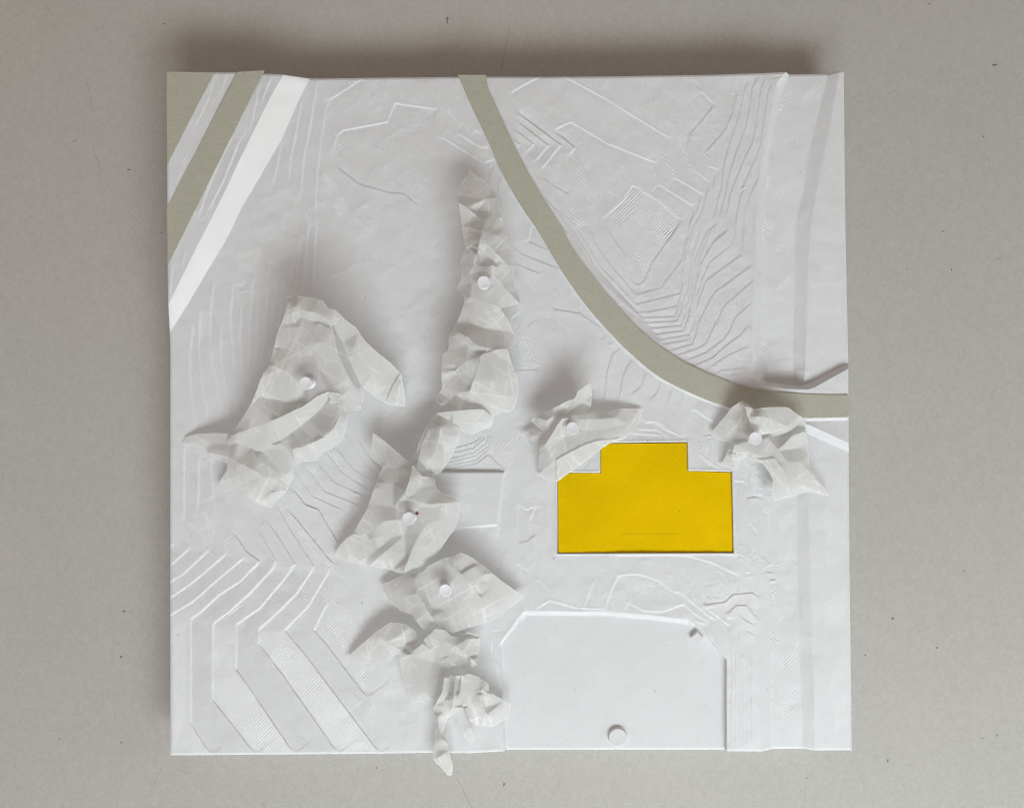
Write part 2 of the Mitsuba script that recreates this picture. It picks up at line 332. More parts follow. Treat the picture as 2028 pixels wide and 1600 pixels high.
win(640, 130, K)(
    ('d', [120, 635, 185, 590, 580, 515, 655, 345, 1020, 400], .7), ('r', [120, 635, 95, 800], .4), ('u', [110, 870, 140, 925, 330, 1075, 600, 1150, 730, 1160, 860, 1270], .5), ('u', [115, 915, 250, 1020, 330, 1085], .3, 6),
    ('d', [1060, 640, 1250, 760, 1350, 820, 1455, 885, 1550, 850], .6), ('d', [1230, 620, 1290, 665, 1440, 750, 1500, 735], .6), ('d', [1380, 590, 1440, 625], .5),
    ('l', [1560, 880, 1510, 990, 1500, 1080], .4), ('l', [1625, 985, 1580, 1070, 1590, 1180, 1620, 1330], .4), ('l', [1675, 1080, 1670, 1150], .4), ('r', [1890, 1450, 1860, 1590], .3),
    ('u', [370, 350, 540, 180], .14), ('u', [405, 1355, 510, 1450], .16),
    ('h\\', [730, 1150, 860, 1030, 960, 1130, 860, 1270], .22), ('h/', [1090, 390, 1150, 380, 1220, 500, 1190, 520], .2), ('h\\', [1020, 640, 1060, 610, 1100, 680, 1040, 720], .22), ('h\\', [950, 830, 1040, 720, 1060, 750, 980, 830], .1), ('h/', [1200, 260, 1240, 255, 1240, 300, 1210, 300], .25),
    ('h/', [1300, 650, 1380, 700, 1350, 730, 1320, 700], .3), ('h/', [1290, 890, 1350, 830, 1370, 860, 1310, 910], .2), ('h/', [0, 1000, 60, 990, 150, 1110, 20, 1120], .06), ('h/\\', [80, 1230, 180, 1180, 250, 1290, 150, 1370], .05))
win(960, 130, K)(
    ('d', [500, 105, 370, 170, 240, 250], .7), ('d', [715, 100, 1100, 310, 1670, 660], .6), ('d', [635, 585, 780, 515, 1110, 710, 1550, 885], .65),
    ('r', [290, 420, 690, 720, 505, 955], .5), ('r', [290, 500, 580, 725, 440, 890], .45), ('r', [270, 575, 445, 715, 360, 815], .4), ('r', [270, 660, 320, 720, 300, 740], .35), ('r', [640, 600, 820, 745, 760, 825], .5),
    ('u', [520, 1010, 620, 1090, 760, 1165], .4), ('u', [460, 990, 530, 1050], .3), ('d', [1070, 1385, 1250, 1230, 1340, 1090, 1410, 1115], .55), ('d', [1410, 1130, 1560, 1220, 1775, 1400], .55), ('l', [1775, 1405, 1660, 1600], .4),
    ('d', [1565, 1075, 1890, 1275], .6), ('d', [1720, 1020, 1970, 1165], .6), ('l', [1560, 940, 1570, 1070], .25), ('u', [490, 1110, 600, 1260, 770, 1400], .3, 6), ('u', [570, 1230, 700, 1380, 860, 1600], .25, 6),
    ('h\\', [760, 1290, 800, 1280, 890, 1460, 870, 1530, 800, 1420], .24), ('h\\', [840, 890, 945, 1060, 880, 1160, 840, 1000], .12), ('h\\', [910, 1170, 1090, 1110, 1010, 1300, 930, 1340], .06), ('h\\', [560, 900, 700, 890, 680, 1060, 590, 1000], .07), ('h\\', [760, 830, 800, 770, 850, 870, 830, 885], .25), ('h\\', [830, 720, 880, 660, 890, 680, 840, 740], .12),
    ('h/', [1070, 1390, 1340, 1110, 1440, 1140, 1380, 1280, 1200, 1500], .22), ('h/', [1440, 1150, 1560, 1230, 1500, 1400, 1300, 1560, 1200, 1510, 1380, 1290], .08), ('h/', [1560, 1230, 1775, 1400, 1690, 1540, 1560, 1590, 1500, 1420], .18),
    ('h\\', [1600, 800, 1640, 790, 1730, 960, 1720, 1010, 1600, 860], .24), ('h\\', [800, 530, 880, 620, 850, 630], .15), ('h/', [250, 260, 290, 330, 270, 340], .2), ('h/', [280, 410, 330, 370, 430, 500, 400, 500], .15), ('h/', [1500, 1120, 1560, 1070, 1570, 1100, 1520, 1150], .15))
win(1280, 130, K)(
    ('d', [490, 230, 610, 345], .5), ('u', [610, 365, 500, 500, 380, 640], .55), ('l', [380, 640, 370, 720, 415, 950], .35), ('d', [415, 950, 490, 990, 560, 1055], .5), ('l', [820, 240, 780, 430, 720, 570, 660, 650, 545, 770, 510, 800], .45), ('d', [560, 915, 650, 940], .5), ('l', [625, 980, 600, 1120], .35), ('d', [430, 130, 500, 200], .3),
    ('l', [925, 130, 880, 250, 840, 460, 790, 600, 740, 760, 700, 900, 680, 1100, 640, 1250, 610, 1400], .4), ('l', [1030, 80, 960, 200, 930, 420, 900, 560, 830, 740, 770, 930, 740, 1030, 720, 1150, 660, 1380], .42), ('l', [1090, 90, 1040, 200, 1020, 330, 990, 560, 960, 700, 880, 860, 800, 1060, 750, 1200, 730, 1350], .42),
    ('l', [1140, 150, 1100, 250, 1060, 530, 1030, 740, 950, 930, 880, 1080, 850, 1190, 810, 1400, 800, 1600], .42), ('l', [1035, 980, 950, 1150, 900, 1300], .42), ('l', [890, 1280, 880, 1600], .3), ('l', [975, 1280, 965, 1580], .25), ('u', [1120, 130, 1260, 95], .4, 5),
    ('l', [560, 1060, 530, 1250, 480, 1370, 410, 1480, 390, 1600], .36), ('l', [490, 1190, 470, 1290, 390, 1420, 370, 1600], .34), ('l', [430, 1280, 410, 1400, 375, 1500], .3), ('l', [660, 1410, 560, 1500, 520, 1600], .36), ('u', [720, 1490, 610, 1590], .45), ('d', [850, 1140, 890, 1110], .5, 4), ('u', [850, 1110, 890, 1090], .4, 4),
    ('h\\', [300, 750, 350, 700, 420, 940, 390, 950], .24), ('h/', [400, 1000, 440, 970, 520, 1030, 460, 1100], .15), ('h\\', [815, 370, 890, 200, 880, 290, 850, 370], .3), ('h\\', [530, 540, 600, 540, 660, 620, 640, 680], .2), ('h\\', [500, 780, 540, 770, 590, 860, 560, 880], .24), ('h/', [330, 390, 480, 225, 495, 250, 350, 400], .22),
    ('h\\', [1180, 450, 1210, 310, 1300, 200, 1380, 220, 1290, 340, 1220, 430], .22), ('h/', [1380, 310, 1560, 140, 1600, 180, 1430, 330], .08), ('h\\', [1060, 1160, 1090, 1010, 1140, 980, 1130, 1090], .2), ('h\\', [1110, 1250, 1160, 1100, 1390, 1000, 1390, 1110, 1200, 1260], .1), ('h\\', [1040, 1600, 1060, 1340, 1160, 1460], .2), ('h\\', [1160, 1590, 1360, 1380, 1350, 1600], .15), ('h\\', [760, 1200, 790, 1080, 810, 1100, 780, 1200], .3), ('h/', [300, 120, 330, 130, 320, 210, 290, 200], .1), ('h/', [510, 880, 580, 960, 560, 1000], .15))
win(960, 450, K)(
    ('u', [1100, 0, 1260, 240, 1330, 490, 1370, 520, 1410, 515, 1450, 480, 1510, 330, 1740, 0], .5), ('u', [940, 0, 1010, 160, 1100, 300, 1370, 610, 1600, 550, 1640, 490, 1790, 290, 1830, 100], .45), ('u', [830, 0, 1050, 360, 1370, 700, 1770, 600, 1800, 500], .5), ('u', [800, 20, 1000, 370, 1380, 770, 1500, 765, 1740, 715, 1780, 600], .5), ('u', [770, 30, 950, 350, 1430, 820, 1720, 810, 1760, 700], .5),
    ('u', [740, 30, 920, 350, 1460, 865, 1740, 850, 1790, 730], .5), ('u', [1280, 760, 1510, 915, 1780, 890, 1830, 760], .5), ('u', [1300, 800, 1550, 970, 1800, 935, 1850, 800], .5), ('u', [1350, 860, 1590, 1020, 1850, 975, 1870, 900], .45), ('u', [1400, 920, 1620, 1060, 1865, 1015], .45), ('u', [1650, 1125, 1885, 1055, 1910, 960], .45),
    ('d', [395, 130, 420, 0], .4), ('u', [395, 130, 580, 210], .45), ('u', [240, 170, 330, 240, 450, 290, 690, 385], .45), ('u', [260, 325, 450, 400, 500, 420], .45), ('u', [620, 740, 760, 765, 860, 780, 1070, 920], .45), ('d', [230, 835, 320, 770], .4), ('u', [280, 1295, 490, 1290], .4),
    ('l', [1240, 1100, 1160, 1140, 1110, 1300, 1080, 1580], .4), ('l', [1330, 1190, 1250, 1340, 1210, 1590], .4), ('l', [1460, 1290, 1420, 1440, 1300, 1530], .36), ('l', [1590, 1390, 1570, 1480, 1500, 1570], .36), ('l', [1690, 1470, 1650, 1600], .34), ('l', [1800, 1500, 1780, 1600], .34), ('u', [1110, 1060, 1220, 1020], .3, 5), ('u', [1060, 1010, 1110, 980], .3, 5), ('u', [380, 910, 440, 850], .35, 5), ('u', [270, 950, 330, 860], .35, 5),
    ('h\\', [1260, 240, 1310, 290, 1380, 400, 1340, 460, 1290, 380], .22), ('h\\', [1350, 230, 1400, 200, 1515, 330, 1440, 490, 1400, 380], .2), ('h\\', [220, 1090, 280, 1000, 390, 980, 500, 1290, 280, 1300], .18), ('h\\', [590, 610, 740, 500, 750, 540, 620, 660], .24), ('h\\', [800, 750, 870, 690, 890, 720, 830, 770], .24), ('h\\', [360, 470, 400, 460, 480, 590, 450, 600], .08), ('h\\', [1100, 1060, 1140, 1060, 1190, 1110, 1130, 1150], .24), ('h\\', [1170, 1400, 1230, 1390, 1220, 1450], .12), ('h\\', [440, 380, 540, 390, 540, 420, 460, 420], .3), ('h/', [1600, 40, 1740, 0, 1690, 90, 1620, 110], .18), ('h/', [1760, 100, 1830, 40, 1830, 100, 1780, 140], .12), ('h\\', [830, 0, 880, 0, 870, 50], .2))
win(1280, 450, K)(
    ('l', [735, 0, 720, 45, 600, 145, 490, 340, 450, 560], .42), ('u', [800, 140, 570, 320, 500, 480, 460, 620], .42), ('u', [860, 250, 545, 480, 480, 640, 450, 760], .42), ('u', [945, 350, 620, 590, 570, 670, 470, 870], .45), ('u', [970, 480, 710, 710, 640, 850, 540, 1050, 470, 1095, 250, 1170], .45), ('u', [950, 685, 800, 820, 760, 930, 700, 1015, 540, 1135, 360, 1205], .45), ('u', [930, 890, 860, 970, 700, 1090, 600, 1180, 420, 1260], .45),
    ('u', [920, 1080, 740, 1160, 540, 1290], .4), ('u', [890, 1275, 680, 1295, 620, 1340], .4), ('u', [880, 1325, 700, 1350], .35), ('u', [900, 1360, 780, 1390], .3), ('l', [880, 0, 870, 240], .35), ('l', [440, 0, 350, 280, 310, 560], .3, 6), ('l', [500, 0, 410, 280, 380, 560, 300, 740], .3, 6), ('l', [560, 0, 440, 300, 400, 600, 350, 760], .3, 6), ('l', [600, 0, 480, 280, 430, 600, 380, 800, 340, 920], .3, 6), ('l', [400, 700, 370, 950], .3, 6), ('l', [440, 800, 410, 1000], .3, 6), ('l', [470, 880, 430, 1040], .35, 6),
    ('h\\', [1040, 0, 1150, 0, 1040, 140], .2), ('h\\', [1140, 210, 1340, 30, 1340, 100, 1220, 250], .2), ('h/\\', [1150, 560, 1290, 430, 1330, 480, 1220, 590], .05), ('h\\', [1020, 1040, 1100, 1110, 1020, 1340, 920, 1290], .14), ('h\\', [1030, 1150, 1090, 1090, 1090, 1120, 1040, 1190], .25), ('h\\', [630, 800, 670, 790, 650, 840], .2), ('h/\\', [1480, 500, 1780, 480, 1780, 800, 1500, 800], .025), ('h/', [850, 960, 930, 890, 940, 910, 870, 980], .2), ('h/', [830, 1180, 860, 1170, 860, 1280, 840, 1280], .2))
# lower left terraces
win(320, 780, K)(
    ('r', [205, 480, 205, 1140], .42), ('r', [340, 560, 330, 1060], .3), ('r', [445, 590, 470, 950], .4), ('r', [580, 950, 680, 1260, 760, 1420], .25),
    ('u', [1640, 330, 1760, 500, 1850, 650, 1920, 700], .36), ('u', [1570, 480, 1740, 690, 1890, 770], .45), ('u', [1480, 520, 1640, 720, 1880, 870], .45), ('u', [1390, 600, 1560, 800, 1870, 940], .45), ('u', [1320, 680, 1470, 880, 1780, 1005], .5), ('u', [1200, 700, 1370, 930, 1640, 1050], .5), ('r', [1180, 850, 1300, 1000, 1420, 1045, 1580, 1320, 1600, 1370], .5),
    ('r', [1050, 1010, 1140, 1190, 1380, 1560, 1360, 1600], .45), ('r', [1150, 1050, 1480, 1450, 1560, 1550], .42), ('r', [960, 1150, 1100, 1360, 1210, 1540, 1160, 1600], .5), ('r', [830, 1040, 880, 1240, 1040, 1510, 1000, 1600], .4), ('r', [640, 1240, 760, 1420, 890, 1515, 820, 1600], .4),
    ('h/', [1480, 520, 1560, 480, 1690, 680, 1850, 820, 1830, 850, 1640, 720], .2), ('h/', [1320, 680, 1400, 640, 1470, 830, 1440, 850], .2), ('h/', [1180, 850, 1230, 800, 1320, 1000, 1280, 1000], .28), ('h/', [1040, 1010, 1120, 980, 1390, 1400, 1320, 1400], .2), ('h/', [1320, 1400, 1390, 1400, 1480, 1560, 1400, 1560], .12), ('h/', [1550, 1270, 1600, 1230, 1710, 1290, 1600, 1375], .24), ('h/', [870, 1150, 930, 1140, 960, 1260, 890, 1260], .18), ('h/', [340, 1040, 420, 1050, 510, 1280, 420, 1280], .1),
    ('h/', [550, 1320, 620, 1270, 630, 1330, 580, 1400], .25), ('h\\', [410, 1330, 470, 1320, 460, 1470, 420, 1430], .3), ('h\\', [230, 1240, 290, 1230, 280, 1340, 240, 1330], .22), ('h/', [1440, 1520, 1560, 1480, 1580, 1560, 1480, 1600], .25), ('h/', [1690, 1120, 1800, 1060, 1780, 1120, 1710, 1180], .25), ('h/', [690, 1500, 800, 1480, 780, 1560, 700, 1580], .14), ('h\\', [620, 1040, 660, 1030, 660, 1080], .2), ('h/', [1240, 720, 1400, 780, 1380, 860, 1280, 800], .1),
    ('d', [1480, 1440, 1530, 1470], .6, 5), ('u', [1380, 1330, 1400, 1300], .5, 4), ('u', [1720, 880, 1800, 900], .5, 4))
win(320, 1150, K)(
    ('h/', [960, 680, 1100, 540, 1300, 700, 1500, 960, 1250, 1060, 1100, 860], .13), ('h/', [1250, 1060, 1500, 960, 1960, 1530, 1640, 1540], .09), ('h/', [480, 880, 650, 850, 800, 980, 950, 1180, 640, 1250, 500, 1080], .06), ('h/', [640, 1260, 960, 1190, 1180, 1510, 880, 1530], .15), ('h/', [110, 430, 225, 370, 225, 1250, 110, 1540], .07),
    ('h/', [1510, 270, 1620, 200, 1830, 480, 1830, 620, 1700, 560], .1), ('h/', [1370, 440, 1500, 300, 1560, 330, 1720, 620, 1690, 680, 1500, 430], .2), ('h/', [1700, 770, 1850, 740, 1860, 1040, 1780, 950], .16), ('h/', [1530, 160, 1620, 80, 1600, 190, 1550, 220], .25), ('h\\', [1220, 120, 1320, 60, 1300, 220, 1250, 180], .3), ('h/', [1300, 330, 1480, 190, 1490, 210, 1320, 350], .15), ('h\\', [820, 110, 870, 110, 870, 190], .15), ('h\\', [480, 480, 540, 520, 520, 800, 480, 780], .05),
    ('u', [350, 420, 420, 500], .3, 5), ('u', [560, 310, 640, 250], .5, 4), ('d', [600, 320, 720, 220], .5, 4))
for low, P in (('d', [(344, 1078), (336, 1086)]), ('d', [(376, 1086), (336, 1121)]), ('d', [(412, 1091), (362, 1138), (334, 1154)]), ('d', [(449, 1096), (410, 1130), (373, 1160), (334, 1186)]), ('d', [(483, 1105), (431, 1148), (380, 1193), (334, 1220)])):
    step(P, low, .75, 20)
for P in ([(514, 1112), (476, 1151), (431, 1181), (400, 1210), (378, 1226), (377.5, 1430), (384, 1442), (416, 1492)], [(547, 1119), (494, 1176), (455, 1210), (424, 1234), (421.5, 1245), (421.5, 1386), (505, 1492)],
          [(583, 1122), (566, 1143), (549, 1164), (514, 1205), (469, 1236), (467.5, 1325), (490, 1356), (581, 1490)], [(621, 1126), (587, 1176), (549, 1214), (513, 1246), (513, 1276), (560, 1336), (668, 1490)],
          [(654, 1129), (632, 1165), (611, 1200), (564, 1248), (607, 1299), (751, 1490)], [(650, 1192), (622, 1248), (646, 1275), (679, 1319), (726, 1380)]):
    step(P, 'r', .42, 26)
def band(P, gain):
    P = np.array(P, float)
    s = region(P, 4)
    TONE[s] += np.where(inside(P, U[s], V[s]), gain * smooth(seg_dist(P, U[s], V[s], True)[0] / 5), 0)


B0 = [(338, 1225), (376, 1226), (376, 1430), (384, 1442), (416, 1492), (338, 1492)]
B1 = [(378, 1226), (421, 1234), (421, 1386), (505, 1492), (416, 1492), (378, 1430)]
B2 = [(423, 1240), (467, 1236), (467, 1325), (490, 1356), (581, 1490), (506, 1492), (422, 1386)]
B3 = [(469, 1237), (513, 1246), (513, 1276), (560, 1336), (668, 1490), (582, 1490), (490, 1356), (468, 1325)]
B4 = [(514, 1247), (563, 1248), (607, 1299), (751, 1490), (669, 1490), (560, 1336), (514, 1276)]
B5 = [(565, 1248), (620, 1248), (646, 1275), (726, 1380), (740, 1470), (607, 1299)]
for P, g_ in ((B0, .03), (B1, -.045), (B2, .04), (B3, -.045), (B4, .05), (B5, -.04)):
    band(P, g_)
W = [[(336, 1121), (376, 1086), (412, 1091), (362, 1138), (336, 1154)], [(336, 1186), (373, 1160), (449, 1096), (483, 1105), (431, 1148), (380, 1193), (336, 1220)], [(378, 1226), (431, 1181), (476, 1151), (514, 1112), (547, 1119), (494, 1176), (424, 1234)], [(469, 1236), (514, 1205), (549, 1164), (583, 1122), (621, 1126), (587, 1176), (549, 1214), (513, 1246)]]
for P in W:
    band(P, -.03)
# middle: pad, contours north of it
win(640, 780, K)(
    ('u', [1190, 490, 1370, 440, 1430, 390], .5), ('u', [1170, 535, 1360, 490, 1460, 400], .5), ('u', [1140, 590, 1370, 530, 1480, 440, 1500, 390], .5), ('u', [1130, 625, 1380, 560, 1500, 470, 1515, 430], .5), ('u', [1100, 660, 1380, 600, 1510, 490], .5), ('u', [1100, 690, 1390, 630, 1500, 545], .5), ('u', [1500, 545, 1640, 690], .5), ('d', [690, 540, 870, 370], .5),
    ('r', [1640, 705, 1610, 840, 1590, 1280], .4), ('r', [1510, 770, 1465, 900, 1460, 1180], .35), ('d', [1770, 1000, 1840, 1050, 1920, 1020], .55), ('r', [1920, 1020, 1880, 1140], .3), ('u', [1770, 1345, 1850, 1330, 1915, 1270], .55), ('r', [1760, 1020, 1755, 1280], .25), ('u', [1620, 1460, 1680, 1400], .3, 5), ('d', [1780, 1540, 1840, 1600], .5),
    ('r', [300, 390, 430, 590, 520, 680], .3), ('h/', [1540, 490, 1800, 370, 1790, 410, 1620, 520], .25), ('h/', [1620, 650, 1750, 560, 1760, 590, 1640, 690], .28), ('h\\', [1500, 540, 1560, 560, 1560, 610], .3), ('h/', [1050, 830, 1200, 820, 1400, 840, 1400, 900, 1240, 920], .08), ('h/', [1240, 1010, 1350, 970, 1360, 1120, 1250, 1170], .07), ('h/', [800, 10, 930, 110, 910, 130, 790, 30], .2), ('h/', [1270, 110, 1330, 70, 1390, 150, 1310, 130], .2), ('h\\', [1760, 1010, 1830, 1010, 1820, 1070], .2), ('h/', [1600, 970, 1700, 800, 1740, 840], .08), ('h/', [1800, 1340, 2000, 1280, 1960, 1400], .06))
win(960, 780, K)(
    ('d', [1390, 325, 1570, 330, 1620, 380], .6, 8), ('d', [1410, 220, 1460, 265, 1530, 250, 1620, 320, 1790, 390], .6), ('d', [1560, 250, 1720, 370], .5, 6), ('d', [1320, 360, 1600, 380], .5, 6), ('d', [1900, 140, 2000, 230], .4), ('u', [890, 690, 960, 610, 1010, 590], .3, 6),
    ('h/', [1390, 220, 1430, 260, 1400, 290], .25), ('h/', [1250, 100, 1330, 90, 1310, 140, 1260, 130], .12), ('h/', [440, 980, 590, 870, 590, 900, 480, 990], .1), ('h/', [490, 1360, 600, 1280, 590, 1370, 520, 1400], .07), ('h/', [160, 960, 210, 870, 240, 900, 190, 970], .12))
win(1280, 780, K)(
    ('u', [520, 385, 580, 370, 605, 430, 612, 600], .5, 6), ('u', [540, 425, 575, 408, 595, 460, 600, 600], .5, 5), ('r', [640, 420, 640, 600], .3, 5), ('l', [570, 480, 575, 600], .3, 5), ('d', [480, 560, 640, 670, 700, 690], .6, 6), ('d', [500, 590, 620, 680], .5, 4), ('d', [470, 555, 520, 560], .4, 4), ('d', [440, 140, 600, 260], .5), ('d', [800, 795, 880, 795], .7, 5), ('u', [1000, 730, 1080, 810], .55, 6), ('u', [1065, 885, 1140, 890], .5, 4), ('u', [1060, 912, 1140, 912], .5, 4), ('d', [1000, 850, 1060, 860], .5, 4), ('d', [990, 910, 1040, 915], .5, 4),
    ('l', [950, 1170, 1000, 1250], .45, 6), ('l', [920, 1320, 960, 1420], .4, 5), ('l', [830, 820, 830, 1220], .25, 6), ('l', [870, 830, 870, 1200], .25, 6), ('l', [930, 640, 935, 1160], .25, 6), ('l', [1040, 960, 1090, 1130], .4, 5), ('r', [1160, 970, 1160, 1560], .2, 6), ('r', [1110, 1150, 1110, 1400], .2, 6), ('r', [900, 950, 980, 930, 1060, 960], .3, 6), ('l', [1010, 1250, 1015, 1420], .2, 6),
    ('d', [840, 1450, 890, 1480, 960, 1440], .6, 5), ('d', [910, 1500, 970, 1460], .55, 3), ('d', [935, 1515, 1000, 1470], .55, 3), ('d', [965, 1530, 1030, 1490], .55, 3), ('d', [995, 1545, 1060, 1505], .55, 3), ('d', [1025, 1560, 1090, 1525], .55, 3), ('d', [1060, 1580, 1130, 1545], .8, 4), ('u', [1010, 1425, 1110, 1540], .55, 5),
    ('d', [-260, 1465, 0, 1462, 200, 1460, 380, 1470, 600, 1530, 720, 1590, 830, 1640], .6), ('d', [1430, 280, 1830, 480], .3, 6),
    ('h/', [1180, 1130, 1360, 1010, 1350, 1150, 1220, 1280], .07), ('h/\\', [1600, 1040, 1780, 620, 1820, 640, 1820, 1500, 1620, 1600], .05), ('h\\', [1050, 960, 1130, 1060, 1090, 1110], .3), ('h/', [1150, 1000, 1210, 980, 1180, 1060], .2), ('h/\\', [1190, 1480, 1340, 1360, 1340, 1560, 1200, 1600], .06), ('h|', [690, 540, 720, 520, 700, 600], .3), ('h/', [410, 640, 470, 640, 440, 670], .15), ('h\\', [160, 1490, 230, 1490, 210, 1540], .2))
win(1340, 1090, 9.218)(
    ('u', [490, 990, 880, 940, 1030, 800, 1390, 770, 1530, 870], .6), ('u', [910, 1160, 1090, 1000, 1280, 1000, 1460, 1230], .55), ('u', [1170, 1210, 1420, 1370], .5), ('d', [910, 1180, 1070, 1310], .6, 5), ('d', [0, 760, 40, 760, 700, 1290], .5), ('d', [0, 1020, 120, 990, 330, 1160, 480, 1250, 560, 1300], .5), ('d', [500, 1010, 700, 1180, 960, 1370], .5), ('d', [540, 1160, 700, 1270], .4, 6), ('d', [320, 1290, 560, 1370], .5, 6), ('u', [1290, 1470, 1450, 1567], .4, 5), ('d', [1260, 405, 1350, 400], .5, 4),
    ('u', [1630, 400, 1730, 400], .8, 4), ('u', [1730, 530, 1790, 540], .8, 4), ('d', [1720, 590, 1800, 560], .7, 4), ('h/', [560, 390, 640, 370, 1020, 790, 960, 860], .24), ('h/', [410, 800, 520, 800, 600, 930, 500, 980], .24), ('h/', [840, 350, 1000, 370, 1210, 430, 1110, 490, 890, 430], .25), ('h/', [1730, 640, 1830, 690, 1740, 1030], .2), ('h/', [1280, 460, 1370, 460, 1360, 620], .16), ('h/', [1150, 920, 1280, 920, 1270, 1000], .2), ('h|', [1520, 500, 1680, 500, 1600, 760], .12), ('h|', [1300, 300, 1480, 260, 1480, 440], .12))
# lower right: square, plaza surroundings, bank
win(960, 1150, K)(
    ('d', [480, 250, 590, 180, 830, 250, 1100, 262], .6, 8), ('d', [500, 0, 620, 150], .4), ('d', [990, 0, 910, 230], .4), ('r', [1210, -40, 1150, 80, 1100, 240], .4), ('d', [1280, 260, 1300, 200, 1440, 275, 1600, 285, 1800, 215], .55), ('d', [1210, -40, 1330, -60, 1420, -50, 1570, 0, 1720, 110, 1750, 100], .5), ('d', [70, 450, 150, 445], .5, 5), ('l', [130, 560, 160, 1100, 175, 1540], .35, 4),
    ('r', [70, 480, 60, 700], .3, 5), ('h/', [620, 200, 720, 210, 790, 240, 700, 240], .25), ('h/', [1110, 200, 1180, 120, 1190, 160, 1130, 230], .22), ('h/', [1330, 60, 1500, 0, 1560, 40, 1440, 140], .1), ('h/', [180, 800, 320, 640, 360, 700, 240, 860], .05), ('h/', [240, 1180, 420, 1060, 440, 1120, 260, 1260], .09), ('h/', [560, 1100, 780, 1020, 760, 1200, 600, 1200], .05), ('h/', [1600, 700, 1740, 580, 1760, 640, 1640, 740], .08), ('h/', [1580, 1180, 1740, 1120, 1720, 1260, 1600, 1240], .06), ('h\\', [1210, 1280, 1290, 1260, 1380, 1340, 1310, 1390], .2), ('h\\', [1050, 1460, 1110, 1400, 1120, 1470], .18), ('h/', [220, 1420, 290, 1370, 290, 1480, 230, 1480], .12), ('h\\', [900, 880, 1150, 700, 1160, 760, 960, 930], .03), ('h\\', [360, 20, 420, 20, 420, 60], .2))
win(1280, 1150, K)(
    *[('l', [770 + 36 * i, 560 + 14 * i, 772 + 36 * i, 900, 768 + 36 * i, 1480], .4, 5) for i in range(6)],
    ('h\\', [1110, 460, 1150, 440, 1220, 580, 1120, 710], .2), ('h\\', [1115, 850, 1220, 1000, 1115, 1120], .22), ('h/', [1140, 1150, 1380, 930, 1395, 1090, 1260, 1290], .2), ('h\\', [1150, 1150, 1280, 1060, 1330, 1180, 1260, 1290], .08), ('h/', [1190, 750, 1380, 510, 1380, 690, 1220, 850], .14), ('h/', [1140, 270, 1350, 190, 1330, 310, 1200, 380], .08), ('h\\', [1125, 50, 1200, 100, 1135, 240], .2),
    ('h/\\', [1640, 900, 1830, 500, 1835, 860, 1650, 1020], .06), ('h/\\', [1600, 200, 1810, 60, 1810, 400, 1620, 420], .05), ('h/\\', [1680, 1100, 1820, 1000, 1830, 1300, 1700, 1400], .04), ('h/', [1140, 1440, 1200, 1400, 1180, 1480], .1), ('h/', [100, 1260, 400, 1000, 420, 1060, 160, 1290], .05), ('h/', [540, 1160, 640, 1080, 640, 1140], .07), ('h/', [140, 740, 300, 580, 320, 640, 200, 760], .07), ('u', [730, 320, 800, 370], .5, 5), ('u', [850, 690, 880, 670], .4, 4), ('d', [740, 1005, 800, 1000], .5, 4), ('d', [735, 1140, 770, 1120], .5, 4))
r_ = np.random.default_rng(77)
for _ in range(230):
    cx, cy = r_.uniform(345, 1675), r_.uniform(165, 1480)
    th = math.pi / 4 * (1 if r_.uniform() < .6 else -1)
    la, lb = r_.uniform(8, 34), r_.uniform(5, 16)
    ca, sa = math.cos(th), math.sin(th)
    hatch([(cx + la * ca * i - lb * sa * j_, cy + la * sa * i + lb * ca * j_) for i, j_ in ((-1, -1), (1, -1), (1, 1), (-1, 1))], r_.choice(['/', '\\']), r_.uniform(.04, .1), 5.1, 0.0)
for _ in range(150):
    cx, cy = r_.uniform(345, 1675), r_.uniform(165, 1480)
    th = math.pi / 4 * (1 if r_.uniform() < .25 else -1) + r_.normal(0, .05)
    la = r_.uniform(6, 30)
    step([(cx, cy), (cx + la * math.cos(th), cy + la * math.sin(th))], r_.choice(['u', 'd']), r_.uniform(.06, .16), 4, 1.1)
for _ in range(110):
    cx, cy = r_.uniform(1390, 1520), r_.uniform(850, 1290)
    th = r_.choice([0, math.pi / 2, math.pi / 2, math.pi / 4]) + r_.normal(0, .12)
    la = r_.uniform(4, 20)
    step([(cx, cy), (cx + la * math.cos(th), cy + la * math.sin(th))], r_.choice(['u', 'd', 'l', 'r']), r_.uniform(.1, .3), 4, 1.2)
# faint scalloped infill waves and print grain
wave = 1 - 2 * np.abs(np.sin(U / 31.0 + 0.55 * np.sin(V / 10.5 + 0.9 * np.sin(U / 62)) + 0.012 * V)) ** 0.8
where = np.exp(-(((U - 660) / 240) ** 2 + ((V - 440) / 220) ** 2)) + 0.7 * np.exp(-(((U - 1215) / 230) ** 2 + ((V - 1370) / 130) ** 2)) + 0.6 * np.exp(-(((U - 1180) / 160) ** 2 + ((V - 250) / 110) ** 2))
H += 0.30 * wave * where * bumpy
H += 0.8 * (meshkit.fbm(np.stack([U / 30, V / 30, U * 0 + 5], -1), 3, 9) - 0.5) + 0.03 * (meshkit.noise(np.stack([U / 2.6, V / 2.6, U * 0 + 2], -1), 4) - 0.5)
q = meshkit.noise(np.stack([U / 45, V / 45, U * 0 + 8], -1), 6)
H += 0.022 * np.sin((U + V) * 2 * math.pi / 1.414 / 4.7) * smooth((q - 0.5) * 5) + 0.018 * np.sin((U - V) * 2 * math.pi / 1.414 / 4.7) * smooth((0.42 - q) * 6)


